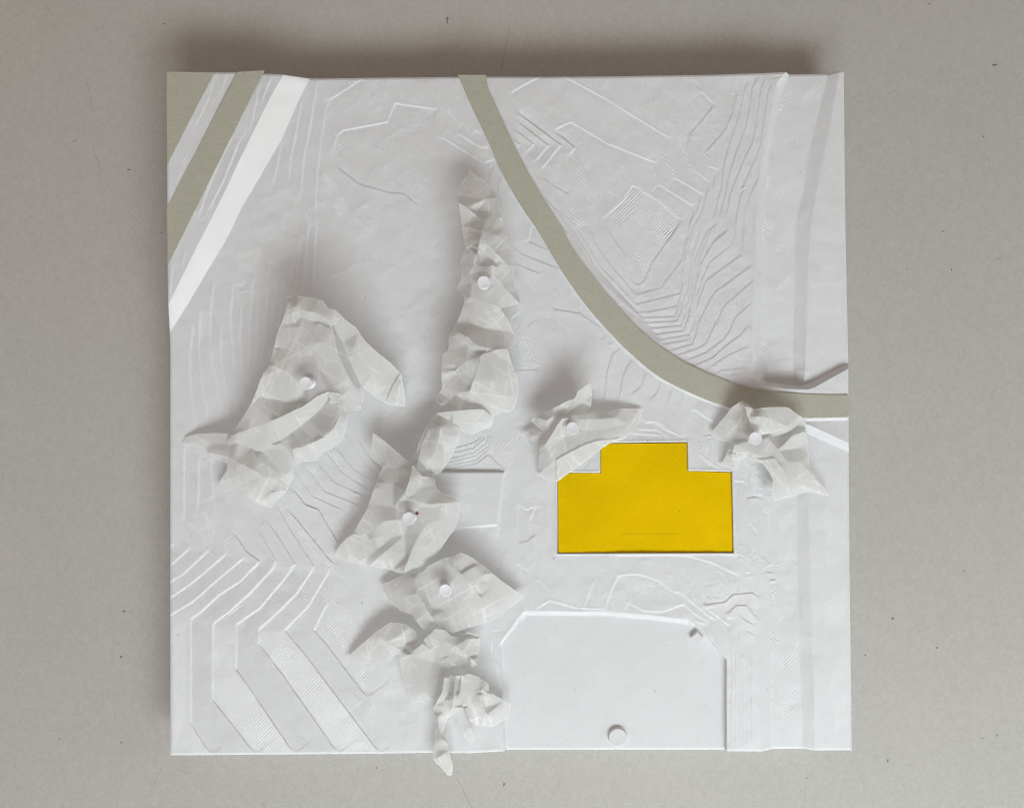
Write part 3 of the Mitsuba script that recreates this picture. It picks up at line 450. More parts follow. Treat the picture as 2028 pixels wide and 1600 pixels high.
def level(P, h, w, outward=0.0):
    """a flat area at height h with side slopes of width w inside its outline"""
    P = np.array(P, float).reshape(-1, 2)
    s = region(P, 12)
    u, v = U[s], V[s]
    d, _, _ = seg_dist(P, u, v, True)
    sd = np.where(inside(P, u, v), d, -d)
    m = smooth((sd + outward) / w)
    H[s] = H[s] * (1 - m) + (h if np.isscalar(h) else h(u, v)) * m


# smooth slopes beside the cards and flat beds of the cards
PLAZA = [(989, 1276), (1000, 1500), (1439, 1500), (1439, 1304), (1388, 1244), (1366, 1227), (1290, 1218), (1200, 1210), (1037, 1209)]
FOOT = [(1103, 935), (1188, 935), (1188, 876), (1362, 874), (1363, 931), (1450, 933), (1453, 1095), (1103, 1096)]
PAD = [(842, 934), (999, 934), (994, 964), (990, 1000), (985, 1040), (940, 1044), (860, 1050)]
grain = 0.02 * (meshkit.noise(np.stack([U / 2.6, V / 2.6, U * 0 + 2], -1), 4) - 0.5)
pw = 0.03 * np.sin((U + V) * 2 * math.pi / 1.414 / 4.7) * smooth((q - 0.45) * 5) + 0.10 * wave * bumpy
plaza_h = -5.2 + grain + pw - 0.0016 * (V - 1350)
step_keep = H.copy()
s_ = region(np.array(PLAZA, float), 12)
d_, _, _ = seg_dist(np.array(PLAZA, float), U[s_], V[s_], True)
sd_ = np.where(inside(np.array(PLAZA, float), U[s_], V[s_]), d_, -d_)
wd = np.where(V[s_] < 1250, np.where((U[s_] > 1030) & (U[s_] < 1372), 10.0, 5.0), 3.0)
m_ = smooth(sd_ / wd)
H[s_] = H[s_] * (1 - m_) + (plaza_h[s_] + 0.25 * (H[s_] - step_keep[s_])) * m_
TONE[s_] = TONE[s_] * (1 - m_) + m_
r_ = np.random.default_rng(12)
for _ in range(34):
    cx, cy = r_.uniform(1010, 1425), r_.uniform(1260, 1470)
    la, lb = r_.uniform(10, 40), r_.uniform(6, 14)
    if inside(np.array(PLAZA, float), np.array([cx - la, cx + la]), np.array([cy + la, cy - la])).all():
        hatch([(cx + .7 * (la * i + lb * j_), cy + .7 * (-la * i + lb * j_)) for i, j_ in ((-1, -1), (1, -1), (1, 1), (-1, 1))], r_.choice(['/', '/', '\\']), r_.uniform(.03, .075), 5.1, 0.0)
# raised rims of the plaza and of the footprint
step(np.array([(989, 1276), (1037, 1213), (1200, 1213)]), 'd', .5, 4)
win(960, 1150, K)(('h\\', [1205, 1280, 1290, 1260, 1390, 1340, 1310, 1400], .16), ('h\\', [1050, 1460, 1110, 1400, 1120, 1470], .16), ('h/', [240, 1180, 420, 1060, 440, 1120, 260, 1260], .07, 5.1, 0.0))
lip = seg_dist(np.array(FOOT, float), U, V, True)[0]
H += 0.5 * np.exp(-(lip / 4.0) ** 2)
level(FOOT, -3.4, 2.2)
level(PAD, lambda u, v: 0.4 + 0.02 * np.sin((u + v) * 0.945), 3.0, 1.0)
# knob and block printed on the plaza
# rim bead of the print
edge = np.minimum(np.minimum(U - L, R - U), np.minimum(V - Tp, Bt - V))
H -= 0.8 * np.exp(-(edge / 2.0) ** 2)

top = at(U, V, H).reshape(-1, 3)
idx = np.arange(N * N).reshape(N, N)
f1 = np.stack([idx[:-1, :-1], idx[1:, :-1], idx[1:, 1:]], -1).reshape(-1, 3)
f2 = np.stack([idx[:-1, :-1], idx[1:, 1:], idx[:-1, 1:]], -1).reshape(-1, 3)
faces = np.vstack([f1, f2])
TONE += 0.05 * (meshkit.fbm(np.stack([U / 75, V / 75, U * 0 + 4], -1), 3, 21) - 0.5) + 0.045 * (meshkit.noise(np.stack([U / 2.1, V / 2.1, U * 0 + 7], -1), 22) - 0.5)
speck = np.random.default_rng(9)
for _ in range(46):
    x_, y_, r_s = speck.uniform(345, 1675), speck.uniform(165, 1480), speck.uniform(.7, 1.7)
    k_ = region(np.array([[x_, y_]]), 4)
    TONE[k_] -= speck.uniform(.25, .6) * np.exp(-((U[k_] - x_) ** 2 + (V[k_] - y_) ** 2) / r_s ** 2)
TINT = np.stack([0.615 * TONE, 0.636 * TONE, 0.650 * TONE], -1).reshape(-1, 3)
scene['relief_mat'] = {'type': 'twosided', 'bsdf': {'type': 'principled', 'base_color': {'type': 'mesh_attribute', 'name': 'vertex_color'}, 'roughness': 0.5, 'specular': 0.3}}
scene['site_model__relief'] = mikit.ply((top, faces), 'relief_mat', smooth=True, color=TINT)

kn = trimesh.creation.revolve(np.array([(0, 2.3), (4.6, 2.3), (5.2, 2.42), (5.7, 2.4), (6.2, 2.2), (6.6, 1.6), (6.8, 0), (6.8, -.6), (0, -.6)])[::-1] / 1000, sections=56)
kn.apply_translation(at(1223.0, 1457.5, -5.15))
scene['site_model__round_knob'] = mikit.ply(kn, 'print_mat', smooth=30)
kb = trimesh.creation.box([0.0062, 0.0068, 0.0034])
kb = trimesh.convex.convex_hull(np.vstack([kb.vertices * (1, 1, 1) * np.array([.92, .92, 1]), kb.vertices * np.array([1, 1, .8])]))
kb.apply_transform(trimesh.transformations.rotation_matrix(math.radians(43), [0, 0, 1]))
kb.apply_translation(at(1380, 1262, -3.6))
scene['site_model__small_block'] = mikit.ply(kb, 'print_mat')
# the print's side walls and the block beneath it
ring = np.concatenate([idx[0, :], idx[1:, -1], idx[-1, -2::-1], idx[-2:0:-1, 0]])[::3]
rt = at(U, V, H).reshape(-1, 3)[ring]
cen = np.array([0, 0])
rin = rt.copy(); rin[:, :2] *= 1.0
rb = rt.copy(); rb[:, 2] = 0.018
n = len(ring)
wv = np.vstack([rt, rb])
j = np.arange(n)
wf = np.vstack([np.stack([j, (j + 1) % n, n + (j + 1) % n], 1), np.stack([j, n + (j + 1) % n, n + j], 1)])
scene['site_model__edge'] = mikit.ply((wv, wf), 'print_mat')
blk = rb[::20, :2]
foam = trimesh.creation.extrude_polygon(Polygon(blk * 0.997).buffer(0), 0.0178, engine='earcut')
foam.apply_translation([0, 0, 0.0])
scene['site_model__base_board'] = mikit.ply(foam, 'foam_mat')
labels['site_model'] = {'label': 'square white printed terrain model with stepped contour lines lying on the grey table', 'category': 'architectural model'}
labels['site_model__round_knob'] = {'label': 'small round printed drum near the lower edge of the plaza'}
labels['site_model__small_block'] = {'label': 'tiny printed cube at the upper right of the plaza'}
labels['site_model__relief'] = {'label': 'white printed relief of terraces and sunken road'}


def ground(px, py):
    """height of the finished relief (mm) near map points"""
    px, py = np.asarray(px, float), np.asarray(py, float)
    bb = np.clip((py - 142) / 1350, 0, 1)
    l, r = poly1(LEF, 142 + bb * 1350), poly1(RIG, 142 + bb * 1350)
    c = np.clip(np.round((px - l) / (r - l) * (N - 1)).astype(int), 1, N - 2)
    tt, bt = poly1(TOP, px), poly1(BOT, px)
    k = np.clip(np.round((py - tt) / (bt - tt) * (N - 1)).astype(int), 1, N - 2)
    return H[k, c]


# ---------------------------------------------------------------- card pieces laid on the relief
def resample(P, s):
    P = np.array(P, float)
    out = []
    for p, q_ in zip(P, np.roll(P, -1, 0)):
        m = max(1, int(np.hypot(*(q_ - p)) / s))
        out += [p + (q_ - p) * i / m for i in range(m)]
    return np.array(out)


def catmull(P, s=12):
    P = np.array(P, float)
    E = np.vstack([2 * P[0] - P[1], P, 2 * P[-1] - P[-2]])
    out = []
    for i in range(1, len(E) - 2):
        p0, p1, p2, p3 = E[i - 1:i + 3]
        m = max(1, int(np.hypot(*(p2 - p1)) / s))
        for t in np.arange(m) / m:
            out.append(0.5 * (2 * p1 + (p2 - p0) * t + (2 * p0 - 5 * p1 + 4 * p2 - p3) * t * t + (3 * p1 - p0 - 3 * p2 + p3) * t ** 3))
    return np.array(out + [P[-1]])


def plate(P, height, thick, spacing=14, wobble=0.0, seed=0):
    """a thin sheet with thickness (mm) whose top follows height(px, py)"""
    P = resample(P, 6)
    poly = Polygon(P)
    x0, y0, x1, y1 = poly.bounds
    gx, gy = np.meshgrid(np.arange(x0, x1, spacing), np.arange(y0, y1, spacing))
    g = np.stack([gx.ravel(), gy.ravel()], 1)
    g = g[shapely.contains_xy(poly.buffer(-3), g[:, 0], g[:, 1])]
    A = np.vstack([P, g])
    t = Delaunay(A).simplices
    c = A[t].mean(1)
    t = t[shapely.contains_xy(poly, c[:, 0], c[:, 1])]
    h = height(A[:, 0], A[:, 1])
    if wobble:
        h = h + wobble * (meshkit.fbm(np.stack([A[:, 0] / 60, A[:, 1] / 60, A[:, 0] * 0 + seed], -1), 2, seed) - 0.5)
    tp, bo = at(A[:, 0], A[:, 1], h), at(A[:, 0], A[:, 1], h)
    bo[:, 2] -= thick / 1000
    nn, m = len(A), len(P)
    v = A[t]
    flip = ((v[:, 1, 0] - v[:, 0, 0]) * (v[:, 2, 1] - v[:, 0, 1]) - (v[:, 1, 1] - v[:, 0, 1]) * (v[:, 2, 0] - v[:, 0, 0])) > 0
    t[flip] = t[flip][:, ::-1]
    k = np.arange(m)
    k2 = (k + 1) % m
    side = np.vstack([np.stack([k, k2, nn + k2], 1), np.stack([k, nn + k2, nn + k], 1)])
    return trimesh.Trimesh(np.vstack([tp, bo]), np.vstack([t, t[:, ::-1] + nn, side]), process=False)


west = catmull([(907, 149), (935, 213), (968, 283), (994, 342), (1032, 408), (1068, 461), (1111, 534), (1163, 607), (1216, 667), (1244, 695), (1301, 743), (1367, 778), (1442, 806), (1530, 823), (1591, 828), (1681, 826)])
east = catmull([(962, 149), (966, 172), (999, 246), (1034, 318), (1064, 373), (1111, 448), (1135, 492), (1179, 553), (1222, 605), (1266, 652), (1319, 694), (1356, 718), (1411, 743), (1466, 763), (1521, 774), (1586, 780), (1681, 783)])
road_h = lambda x, y: 1.5 + 1.5 * np.clip((y - 150) / 600, 0, 1) ** 2
scene['road_card'] = mikit.ply(plate(np.vstack([west, east[::-1]]), road_h, 1.0, 14, .3, 3), 'card_mat', smooth=35)
labels['road_card'] = {'label': 'long curved olive grey card road sweeping from the top edge to the right edge', 'category': 'card strip'}
strip_h = lambda x, y: 8.2 - 2.2 * np.clip((y - 142) / 400, 0, 1)
scene['card_strip'] = mikit.ply(plate([(471, 143), (523, 140), (333, 523), (330, 411)], strip_h, 0.9, 14, .2, 5), 'card_mat', smooth=35)
labels['card_strip'] = {'label': 'straight olive grey card strip running diagonally across the upper left corner', 'category': 'card strip'}
scene['corner_card'] = mikit.ply(plate([(330, 143), (424, 144), (331, 326)], strip_h, 0.9, 14, .2, 6), 'card_mat', smooth=35)
labels['corner_card'] = {'label': 'triangular olive grey card in the very upper left corner of the model', 'category': 'card piece'}
scene['white_paper_mat'] = {'type': 'twosided', 'bsdf': {'type': 'principled', 'base_color': rgb(0.755, 0.775, 0.785), 'roughness': 0.5, 'specular': 0.4}}
slope_h = lambda x, y: ground(np.clip(x, 340, 1660), y) + 0.45
scene['white_paper_strip'] = mikit.ply(plate([(561, 149.5), (613, 156.5), (593, 195), (556, 279), (520, 340), (477, 414), (447, 476), (420, 520), (392, 568), (336.5, 657), (334, 602), (394, 480), (440, 390), (495, 274), (537, 189)], slope_h, 0.3, 9), 'white_paper_mat', smooth=35)
labels['white_paper_strip'] = {'label': 'smooth bright white paper strip on the slope right of the diagonal card strip', 'category': 'paper strip'}
YEL = [(1105, 937), (1190, 937), (1190, 879), (1360, 877.5), (1361.5, 933), (1448, 936), (1451, 1093), (1106, 1094)]
ycrease = lambda x, y: -1.7 + 0.16 * np.exp(-((y - 953 + 0.02 * (x - 1200)) / 7) ** 2) * np.exp(-((x - 1310) / 70) ** 2)
scene['yellow_card'] = mikit.ply(plate(YEL, ycrease, 0.5, 7, 1.1, 8), 'yellow_mat', smooth=35)
labels['yellow_card'] = {'label': 'bright yellow T shaped card set in a recess right of the centre', 'category': 'card piece'}


# ---------------------------------------------------------------- crumpled tracing paper
def crumple(A, seed, amp):
    """sharp folds: triangle waves in random directions, each in its own area"""
    r = np.random.default_rng(seed)
    z, white = np.zeros(len(A)), np.zeros(len(A))
    c0 = A.mean(0)
    for lam, w, k in ((150, 1.6, 2), (95, 1.0, 3), (55, .45, 2), (30, .18, 2), (15, .06, 2)):
        for _ in range(k):
            th, ph = r.uniform(0, math.pi), r.uniform(0, 1)
            t = ((A[:, 0] - c0[0]) * math.cos(th) + (A[:, 1] - c0[1]) * math.sin(th)) / lam + ph
            tri = np.abs((t % 1) - 0.5) * 2 - 0.5
            # each fold system ends along straight fold lines of its own
            t2, p2 = r.uniform(0, math.pi), r.uniform(0, 1)
            g = ((A[:, 0] - c0[0]) * math.cos(t2) + (A[:, 1] - c0[1]) * math.sin(t2)) / (lam * 1.7) + p2
            m = np.clip((np.abs((g % 1) - 0.5) * 2 - 0.25) * 1.6, 0, 1)
            z += w * tri * m
            f = np.minimum(np.abs((t + .5) % 1 - .5), np.abs(t % 1 - .5)) * lam
            white = np.maximum(white, min(1, w * 1.6) * np.exp(-(f / 1.9) ** 2) * np.clip(m, 0, 1))
    return 1.4 * amp * z, white


RISE = 1.85


def sheet(outline, creases, seed, amp=0.8, lift=0.0, gap=0.35, s=3.0):
    """a torn piece of paper: (x, y, height) around its edge and along its folds"""
    O, C = [], []
    r = np.random.default_rng(seed)
    Q = np.array(outline, float) * (1, 1, RISE)
    for p, q_ in zip(Q, np.roll(Q, -1, 0)):
        m = max(1, int(np.hypot(*(q_ - p)[:2]) / s))
        for i in range(m):
            w = p + (q_ - p) * i / m
            if i:
                w = w + np.append(r.normal(0, 0.45, 2), 0)
            O.append(w)
    O = np.array(O)
    poly = Polygon(O[:, :2]).buffer(0)
    if poly.geom_type != 'Polygon':
        poly = max(poly.geoms, key=lambda k: k.area)
    for line in creases:
        line = np.array(line, float) * (1, 1, RISE)
        if len(line) == 1:
            C.append(line[0])
        for p, q_ in zip(line, line[1:]):
            m = max(1, int(np.hypot(*(q_ - p)[:2]) / s))
            C += [p + (q_ - p) * i / m for i in range(m + 1)]
    C = np.array(C) if C else np.zeros((0, 3))
    if len(C):
        C = C[shapely.contains_xy(poly.buffer(-1.5), C[:, 0], C[:, 1])]
    ctl = np.vstack([O, C])
    _, kp = np.unique(np.round(ctl[:, :2], 1), axis=0, return_index=True)
    ctl = ctl[np.sort(kp)]
    nO = len(O)
    x0, y0, x1, y1 = poly.bounds
    gx, gy = np.meshgrid(np.arange(x0, x1, s), np.arange(y0, y1, s * .87))
    gx = gx + (np.arange(gx.shape[0]) % 2)[:, None] * s / 2 + r.normal(0, .5, gx.shape)
    g = np.stack([gx.ravel(), gy.ravel()], 1)
    g = g[shapely.contains_xy(poly.buffer(-s * .45), g[:, 0], g[:, 1])]
    A = np.vstack([ctl[:, :2], g])
    z = np.concatenate([ctl[:, 2], LinearNDInterpolator(ctl[:, :2], ctl[:, 2])(g)])
    bad = ~np.isfinite(z)
    if bad.any():
        z[bad] = NearestNDInterpolator(ctl[:, :2], ctl[:, 2])(A[bad])
    t = Delaunay(A).simplices
    c = A[t].mean(1)
    t = t[shapely.contains_xy(poly, c[:, 0], c[:, 1])]
    # ease the folds a little
    for _ in range(2):
        acc, cnt = np.zeros(len(A)), np.zeros(len(A))
        for p, q_ in ((0, 1), (1, 2), (2, 0)):
            np.add.at(acc, t[:, p], z[t[:, q_]]); np.add.at(cnt, t[:, p], 1)
            np.add.at(acc, t[:, q_], z[t[:, p]]); np.add.at(cnt, t[:, q_], 1)
        z = np.where(cnt > 0, 0.82 * z + 0.18 * acc / np.maximum(cnt, 1), z)
    zc, white = crumple(A, seed, amp)
    z = z + zc * np.clip(z / 6, 0.3, 1) + lift
    patch = meshkit.noise(np.stack([A[:, 0] / 22, A[:, 1] / 22, A[:, 0] * 0 + seed], -1), seed)
    white *= np.clip((patch - .3) * 2.2, 0, 1) * .8
    white[:nO] = np.maximum(white[:nO], .35)
    if len(ctl) > nO:
        white[nO:len(ctl)] = np.maximum(white[nO:len(ctl)], np.clip((patch[nO:len(ctl)] - .25) * 2, .0, .8))
    tone = 1 + 0.05 * (meshkit.fbm(np.stack([A[:, 0] / 30, A[:, 1] / 30, A[:, 0] * 0 + seed + 9], -1), 3, seed) - 0.5)
    col = np.array([0.69, 0.697, 0.683]) * (tone * (1 - white))[:, None] + np.array([0.93, 0.93, 0.92]) * white[:, None]
    on_board = (A[:, 0] > 338) & (A[:, 0] < 1684) & (A[:, 1] < 1488)
    z = np.where(on_board, np.maximum(z, ground(A[:, 0], A[:, 1]) + gap), z)
    v = A[t]
    flip = ((v[:, 1, 0] - v[:, 0, 0]) * (v[:, 2, 1] - v[:, 0, 1]) - (v[:, 1, 1] - v[:, 0, 1]) * (v[:, 2, 0] - v[:, 0, 0])) > 0
    t[flip] = t[flip][:, ::-1]
    return trimesh.Trimesh(at(A[:, 0], A[:, 1], z), t, process=False, vertex_colors=None), col


def paper(key, sheets, label):
    vs, ns, fs, cs, off = [], [], [], [], 0
    for m, c in sheets:
        g = trimesh.graph.smooth_shade(m, angle=math.radians(13), facet_minarea=None)
        c = c[cKDTree(m.vertices).query(g.vertices)[1]]
        vs.append(np.array(g.vertices)); cs.append(c); fs.append(np.array(g.faces) + off); off += len(g.vertices)
    scene[key] = mikit.ply(trimesh.Trimesh(np.vstack(vs), np.vstack(fs), process=False), 'tracing_mat', smooth=True, color=np.vstack(cs))
    labels[key] = {'label': label, 'category': 'crumpled paper', 'group': 'crumpled tracing paper trees on the model'}


P1 = sheet([(566, 587, 15), (590, 586, 18), (618, 589, 18), (640, 595, 18), (649, 609, 18), (666, 614, 18), (681, 631, 18), (704, 648, 17), (725, 678, 15), (750, 700, 12), (775, 720, 9), (794, 740, 6), (802, 779, 3), (802, 805, 0), (784, 803, 0), (765, 800, 1), (742, 786, 4), (716, 765, 8),
            (720, 790, 7), (713, 814, 7), (700, 813, 9), (689, 823, 11), (687, 841, 11), (681, 865, 9), (665, 885, 8), (645, 893, 6), (627, 912, 5), (593, 915, 4), (583, 924, 3), (581, 945, 2), (564, 979, 1), (544, 993, 1), (537, 1007, 1), (512, 998, 3), (485, 984, 4), (451, 971, 3), (441, 974, 2), (431, 967, 2),
            (438, 949, 4), (450, 930, 5), (450, 919, 5), (436, 913, 3), (412, 898, 2), (406, 886, 2), (392, 880, 1), (368, 881, .5), (361, 876, .3), (367, 866, .8), (392, 859, 2), (429, 857, 4), (458, 859, 6), (478, 832, 8), (500, 794, 11), (520, 742, 14), (535, 720, 15), (549, 661, 16), (561, 632, 16), (569, 602, 16)],
           [[(587, 603, 20), (601, 618, 19.5), (622, 617, 20.5), (640, 626, 20), (656, 642, 18)], [(575, 612, 17), (585, 640, 15.5)], [(596, 626, 15), (612, 634, 15.5), (640, 638, 15)], [(590, 648, 16.5), (612, 654, 16), (640, 636, 16.5)], [(612, 655, 16), (625, 680, 17), (618, 705, 15)],
            [(660, 645, 14.5), (680, 682, 12.5), (700, 730, 10), (714, 762, 7.5)], [(656, 640, 17), (668, 700, 16), (690, 745, 14), (700, 765, 12)], [(700, 690, 15), (735, 730, 11), (770, 748, 6)], [(545, 688, 14.5), (575, 692, 16.5), (600, 706, 16), (622, 712, 15)], [(535, 722, 16), (565, 735, 17), (585, 755, 16)],
            [(605, 759, 14)], [(525, 778, 10), (560, 795, 9.5), (600, 800, 10.5)], [(503, 796, 10), (515, 785, 9), (540, 790, 8.5)], [(538, 834, 11), (570, 819, 12.5), (600, 805, 13.5), (630, 784, 15.5), (648, 776, 16)], [(555, 874, 5), (585, 852, 6.5), (610, 830, 8), (638, 808, 10)], [(556, 876, 6), (570, 890, 5)],
            [(580, 893, 7.5), (612, 880, 10), (640, 867, 12.5), (660, 850, 14), (673, 825, 14.5), (670, 790, 14.5), (665, 770, 14)], [(625, 850, 8), (645, 825, 10), (652, 790, 12)], [(655, 780, 16), (650, 800, 14)], [(414, 897, 3), (450, 905, 6), (478, 920, 8), (505, 932, 8.5), (525, 950, 6), (540, 972, 3)],
            [(466, 874, 8), (485, 880, 6), (505, 893, 5), (520, 893, 5), (532, 882, 7)], [(458, 862, 8), (500, 848, 9.5), (535, 838, 10.5)], [(500, 890, 6), (510, 910, 7)], [(555, 950, 4), (575, 935, 4)], [(540, 975, 4), (565, 972, 3)], [(470, 925, 7), (475, 960, 4.5)], [(420, 880, 2.5), (455, 880, 5)]], 11, .55, 0.0)
P1b = sheet([(794, 739, 7.5), (802, 779, 4), (803, 805, .6), (784, 803, 1), (764, 799, 2.5), (778, 765, 5.5)], [[(792, 760, 6.5), (785, 800, 2)]], 12, .3)
P1c = sheet([(569, 603, 17.5), (590, 587, 19.5), (618, 590, 19.5), (640, 596, 19.5), (649, 610, 19.5), (666, 615, 19), (663, 640, 19), (655, 646, 19.5), (640, 630, 21), (620, 618, 21.5), (598, 619, 20.5), (588, 606, 21), (575, 625, 18)], [], 13, .2)
P1d = sheet([(538, 834, 12), (570, 819, 13.5), (600, 805, 14.5), (630, 784, 16.5), (650, 776, 17), (673, 780, 15), (684, 800, 13), (684, 830, 11), (668, 860, 9), (640, 867, 11), (600, 885, 8.5), (580, 893, 8), (556, 875, 7)], [[(555, 872, 6.5), (590, 848, 7.5), (630, 815, 9.5), (655, 785, 14)], [(580, 890, 9), (612, 880, 11), (640, 866, 13), (662, 845, 14), (673, 815, 14.5)]], 14, .35)
paper('tracing_paper', [P1, P1b, P1c, P1d], 'broad crumpled sheet of tracing paper, leftmost of all, reaching towards the left edge')

P2 = sheet([(930, 336, 6), (945, 350, 7), (959, 358, 7), (983, 385, 6), (989, 407, 8), (994, 430, 9), (1004, 465, 8), (1010, 486, 7), (1015, 521, 6), (1024, 574, 5), (1031, 601, 5), (1012, 606, 8), (991, 611, 11), (1007, 636, 9), (1018, 660, 7), (1024, 672, 6), (1021, 686, 7), (1005, 690, 11), (1013, 719, 9), (1025, 746, 7), (1027, 775, 5), (1020, 805, 4), (1011, 816, 3), (995, 817, 2),
            (977, 825, 3), (973, 847, 1), (955, 852, 1), (932, 861, .5), (912, 852, 1), (894, 838, 3), (865, 818, 6), (872, 805, 7), (862, 792, 5), (876, 770, 7), (874, 740, 8), (877, 702, 8), (888, 694, 9), (889, 665, 9), (897, 656, 10), (910, 627, 10), (919, 600, 10), (919, 588, 10), (905, 572, 7), (914, 553, 9), (912, 518, 8), (921, 495, 10), (923, 491, 11), (917, 463, 11), (912, 425, 11), (908, 404, 11), (905, 376, 10), (917, 358, 8), (926, 348, 7)],
           [[(909, 402, 13), (925, 412, 13), (942, 426, 12.5), (960, 438, 13), (958, 452, 15.5)], [(945, 418, 9), (975, 420, 10), (992, 432, 10)], [(960, 395, 10), (985, 392, 8)], [(958, 452, 15.5), (950, 478, 17.5), (945, 500, 17), (938, 522, 13)], [(923, 491, 12), (940, 484, 14), (950, 476, 17)], [(945, 498, 12.5), (953, 520, 10), (955, 535, 10)],
            [(962, 452, 14), (985, 466, 14), (1004, 480, 9)], [(958, 478, 16.5), (985, 505, 15), (1008, 528, 9)], [(960, 500, 12), (980, 520, 12)], [(938, 524, 13), (960, 530, 12), (975, 525, 14.5), (1005, 540, 9)], [(925, 530, 10), (935, 560, 11.5)], [(958, 559, 12)], [(975, 545, 12.5), (1000, 570, 11), (1028, 600, 7)], [(930, 590, 12), (960, 600, 12), (990, 609, 12)],
            [(910, 660, 13), (925, 668, 15.5), (940, 684, 15), (962, 690, 14.5)], [(930, 640, 10), (960, 650, 10.5), (1000, 655, 9)], [(918, 672, 13), (935, 690, 12), (952, 702, 10)], [(962, 691, 14), (985, 692, 13.5), (1004, 691, 12)], [(952, 704, 14), (950, 720, 14), (940, 750, 12), (929, 776, 10)], [(953, 720, 10.5), (975, 715, 11), (1010, 722, 10)], [(975, 755, 13.5), (985, 780, 10), (975, 805, 5)], [(900, 735, 10), (925, 716, 13), (948, 706, 13.5)], [(903, 738, 7.5), (900, 722, 10)],
            [(890, 790, 7), (915, 775, 9), (930, 765, 9)], [(865, 818, 9), (900, 814, 11), (930, 811, 11), (958, 811, 8)], [(930, 800, 7), (960, 808, 5)], [(920, 838, 5), (955, 838, 4)], [(893, 836, 6), (908, 842, 4)], [(870, 800, 8.5), (890, 800, 7)]], 21, .5, 1.0)
P2b = sheet([(909, 402, 13.5), (925, 412, 13.5), (942, 426, 13), (960, 438, 14), (958, 452, 16.5), (950, 478, 18.5), (923, 492, 13), (917, 463, 12), (912, 425, 12)], [], 22, .2, 1.0)
P2c = sheet([(952, 704, 14.5), (985, 692, 14.2), (1004, 691, 12.5), (1013, 719, 10), (1025, 746, 8), (1027, 775, 6), (1020, 805, 5), (1011, 816, 4), (985, 808, 5.5), (930, 776, 10.5), (940, 748, 12.5), (950, 720, 14.5)], [[(975, 755, 14), (985, 780, 10.5)]], 23, .2, 1.0)
paper('tracing_paper_001', [P2, P2b, P2c], 'tall narrow crumpled sheet of tracing paper pointing up beside the curved card road')

P3 = sheet([(739, 857, 6), (765, 876, 7), (794, 902, 9), (817, 921, 11), (820, 905, 10), (827, 881, 8), (842, 850, 6), (865, 818, 4), (885, 830, 5), (911, 853, 5), (910, 870, 4), (897, 901, 3), (874, 935, 2), (862, 940, 4), (859, 945, 6), (865, 967, 8), (874, 976, 8), (901, 985, 7), (912, 994, 6), (910, 1021, 6), (901, 1048, 6), (888, 1064, 6), (857, 1112, 4), (849, 1119, 4), (830, 1133, 3), (798, 1138, 2),
            (770, 1127, 1), (743, 1123, .5), (700, 1115, .5), (660, 1103, .5), (673, 1079, 2), (700, 1054, 4), (727, 1008, 5), (740, 970, 5), (752, 938, 4), (758, 925, 5), (752, 921, 4), (734, 905, 3)],
           [[(817, 921, 13), (828, 933, 14), (836, 943, 13)], [(817, 925, 13), (811, 950, 15), (803, 972, 15.5), (808, 985, 14.5), (825, 993, 13.5), (850, 999, 12), (880, 997, 10), (910, 994, 7)], [(836, 943, 13), (834, 960, 12), (815, 982, 13)], [(806, 990, 9), (830, 1003, 9.5), (860, 1005, 9)], [(870, 965, 7), (850, 985, 9)],
            [(873, 846, 9), (866, 890, 9), (855, 910, 9), (843, 932, 7)], [(850, 845, 7.5), (835, 880, 9.5), (828, 910, 11)], [(880, 890, 4.5), (876, 930, 2.5)], [(852, 932, 4.5), (866, 938, 4)], [(765, 890, 6), (772, 925, 6), (790, 925, 8)], [(752, 955, 5.5), (780, 958, 7), (800, 950, 10)], [(730, 1008, 5.5), (750, 1000, 5), (780, 1003, 6)], [(809, 1026, 7.5)],
            [(720, 1060, 4), (740, 1045, 5.5), (765, 1032, 7.5), (785, 1030, 8)], [(700, 1057, 5), (735, 1070, 3)], [(735, 1068, 5.5), (765, 1060, 5), (780, 1050, 6)], [(722, 1108, 2), (750, 1085, 3), (780, 1062, 5)], [(735, 1118, 3), (760, 1095, 4.5), (790, 1070, 6)], [(800, 1130, 5.5), (815, 1090, 7.5), (830, 1060, 9), (845, 1040, 9.5), (870, 1030, 9)], [(805, 1100, 4.5), (800, 1060, 5.5)], [(850, 1080, 7.5), (880, 1040, 8)]], 31, .5, 0.6)
P3b = sheet([(817, 921, 13.5), (836, 943, 13.5), (859, 945, 7), (865, 967, 8.5), (874, 976, 8.5), (901, 985, 7.5), (912, 994, 7), (880, 997, 10.5), (850, 999, 12.5), (825, 993, 14), (808, 985, 15), (803, 972, 16), (811, 950, 15.5)], [[(836, 943, 13.5), (832, 965, 12.5), (812, 984, 14)]], 32, .2, 0.7)
P3c = sheet([(842, 850, 7), (865, 818, 5), (885, 830, 6), (873, 846, 9.5), (866, 890, 9.5), (855, 910, 9.5), (843, 932, 7.5), (823, 918, 10.5), (828, 881, 9)], [], 33, .3, 0.7)
paper('tracing_paper_002', [P3, P3b, P3c], 'crumpled sheet of tracing paper at the middle with a raised curled fold above its pin')

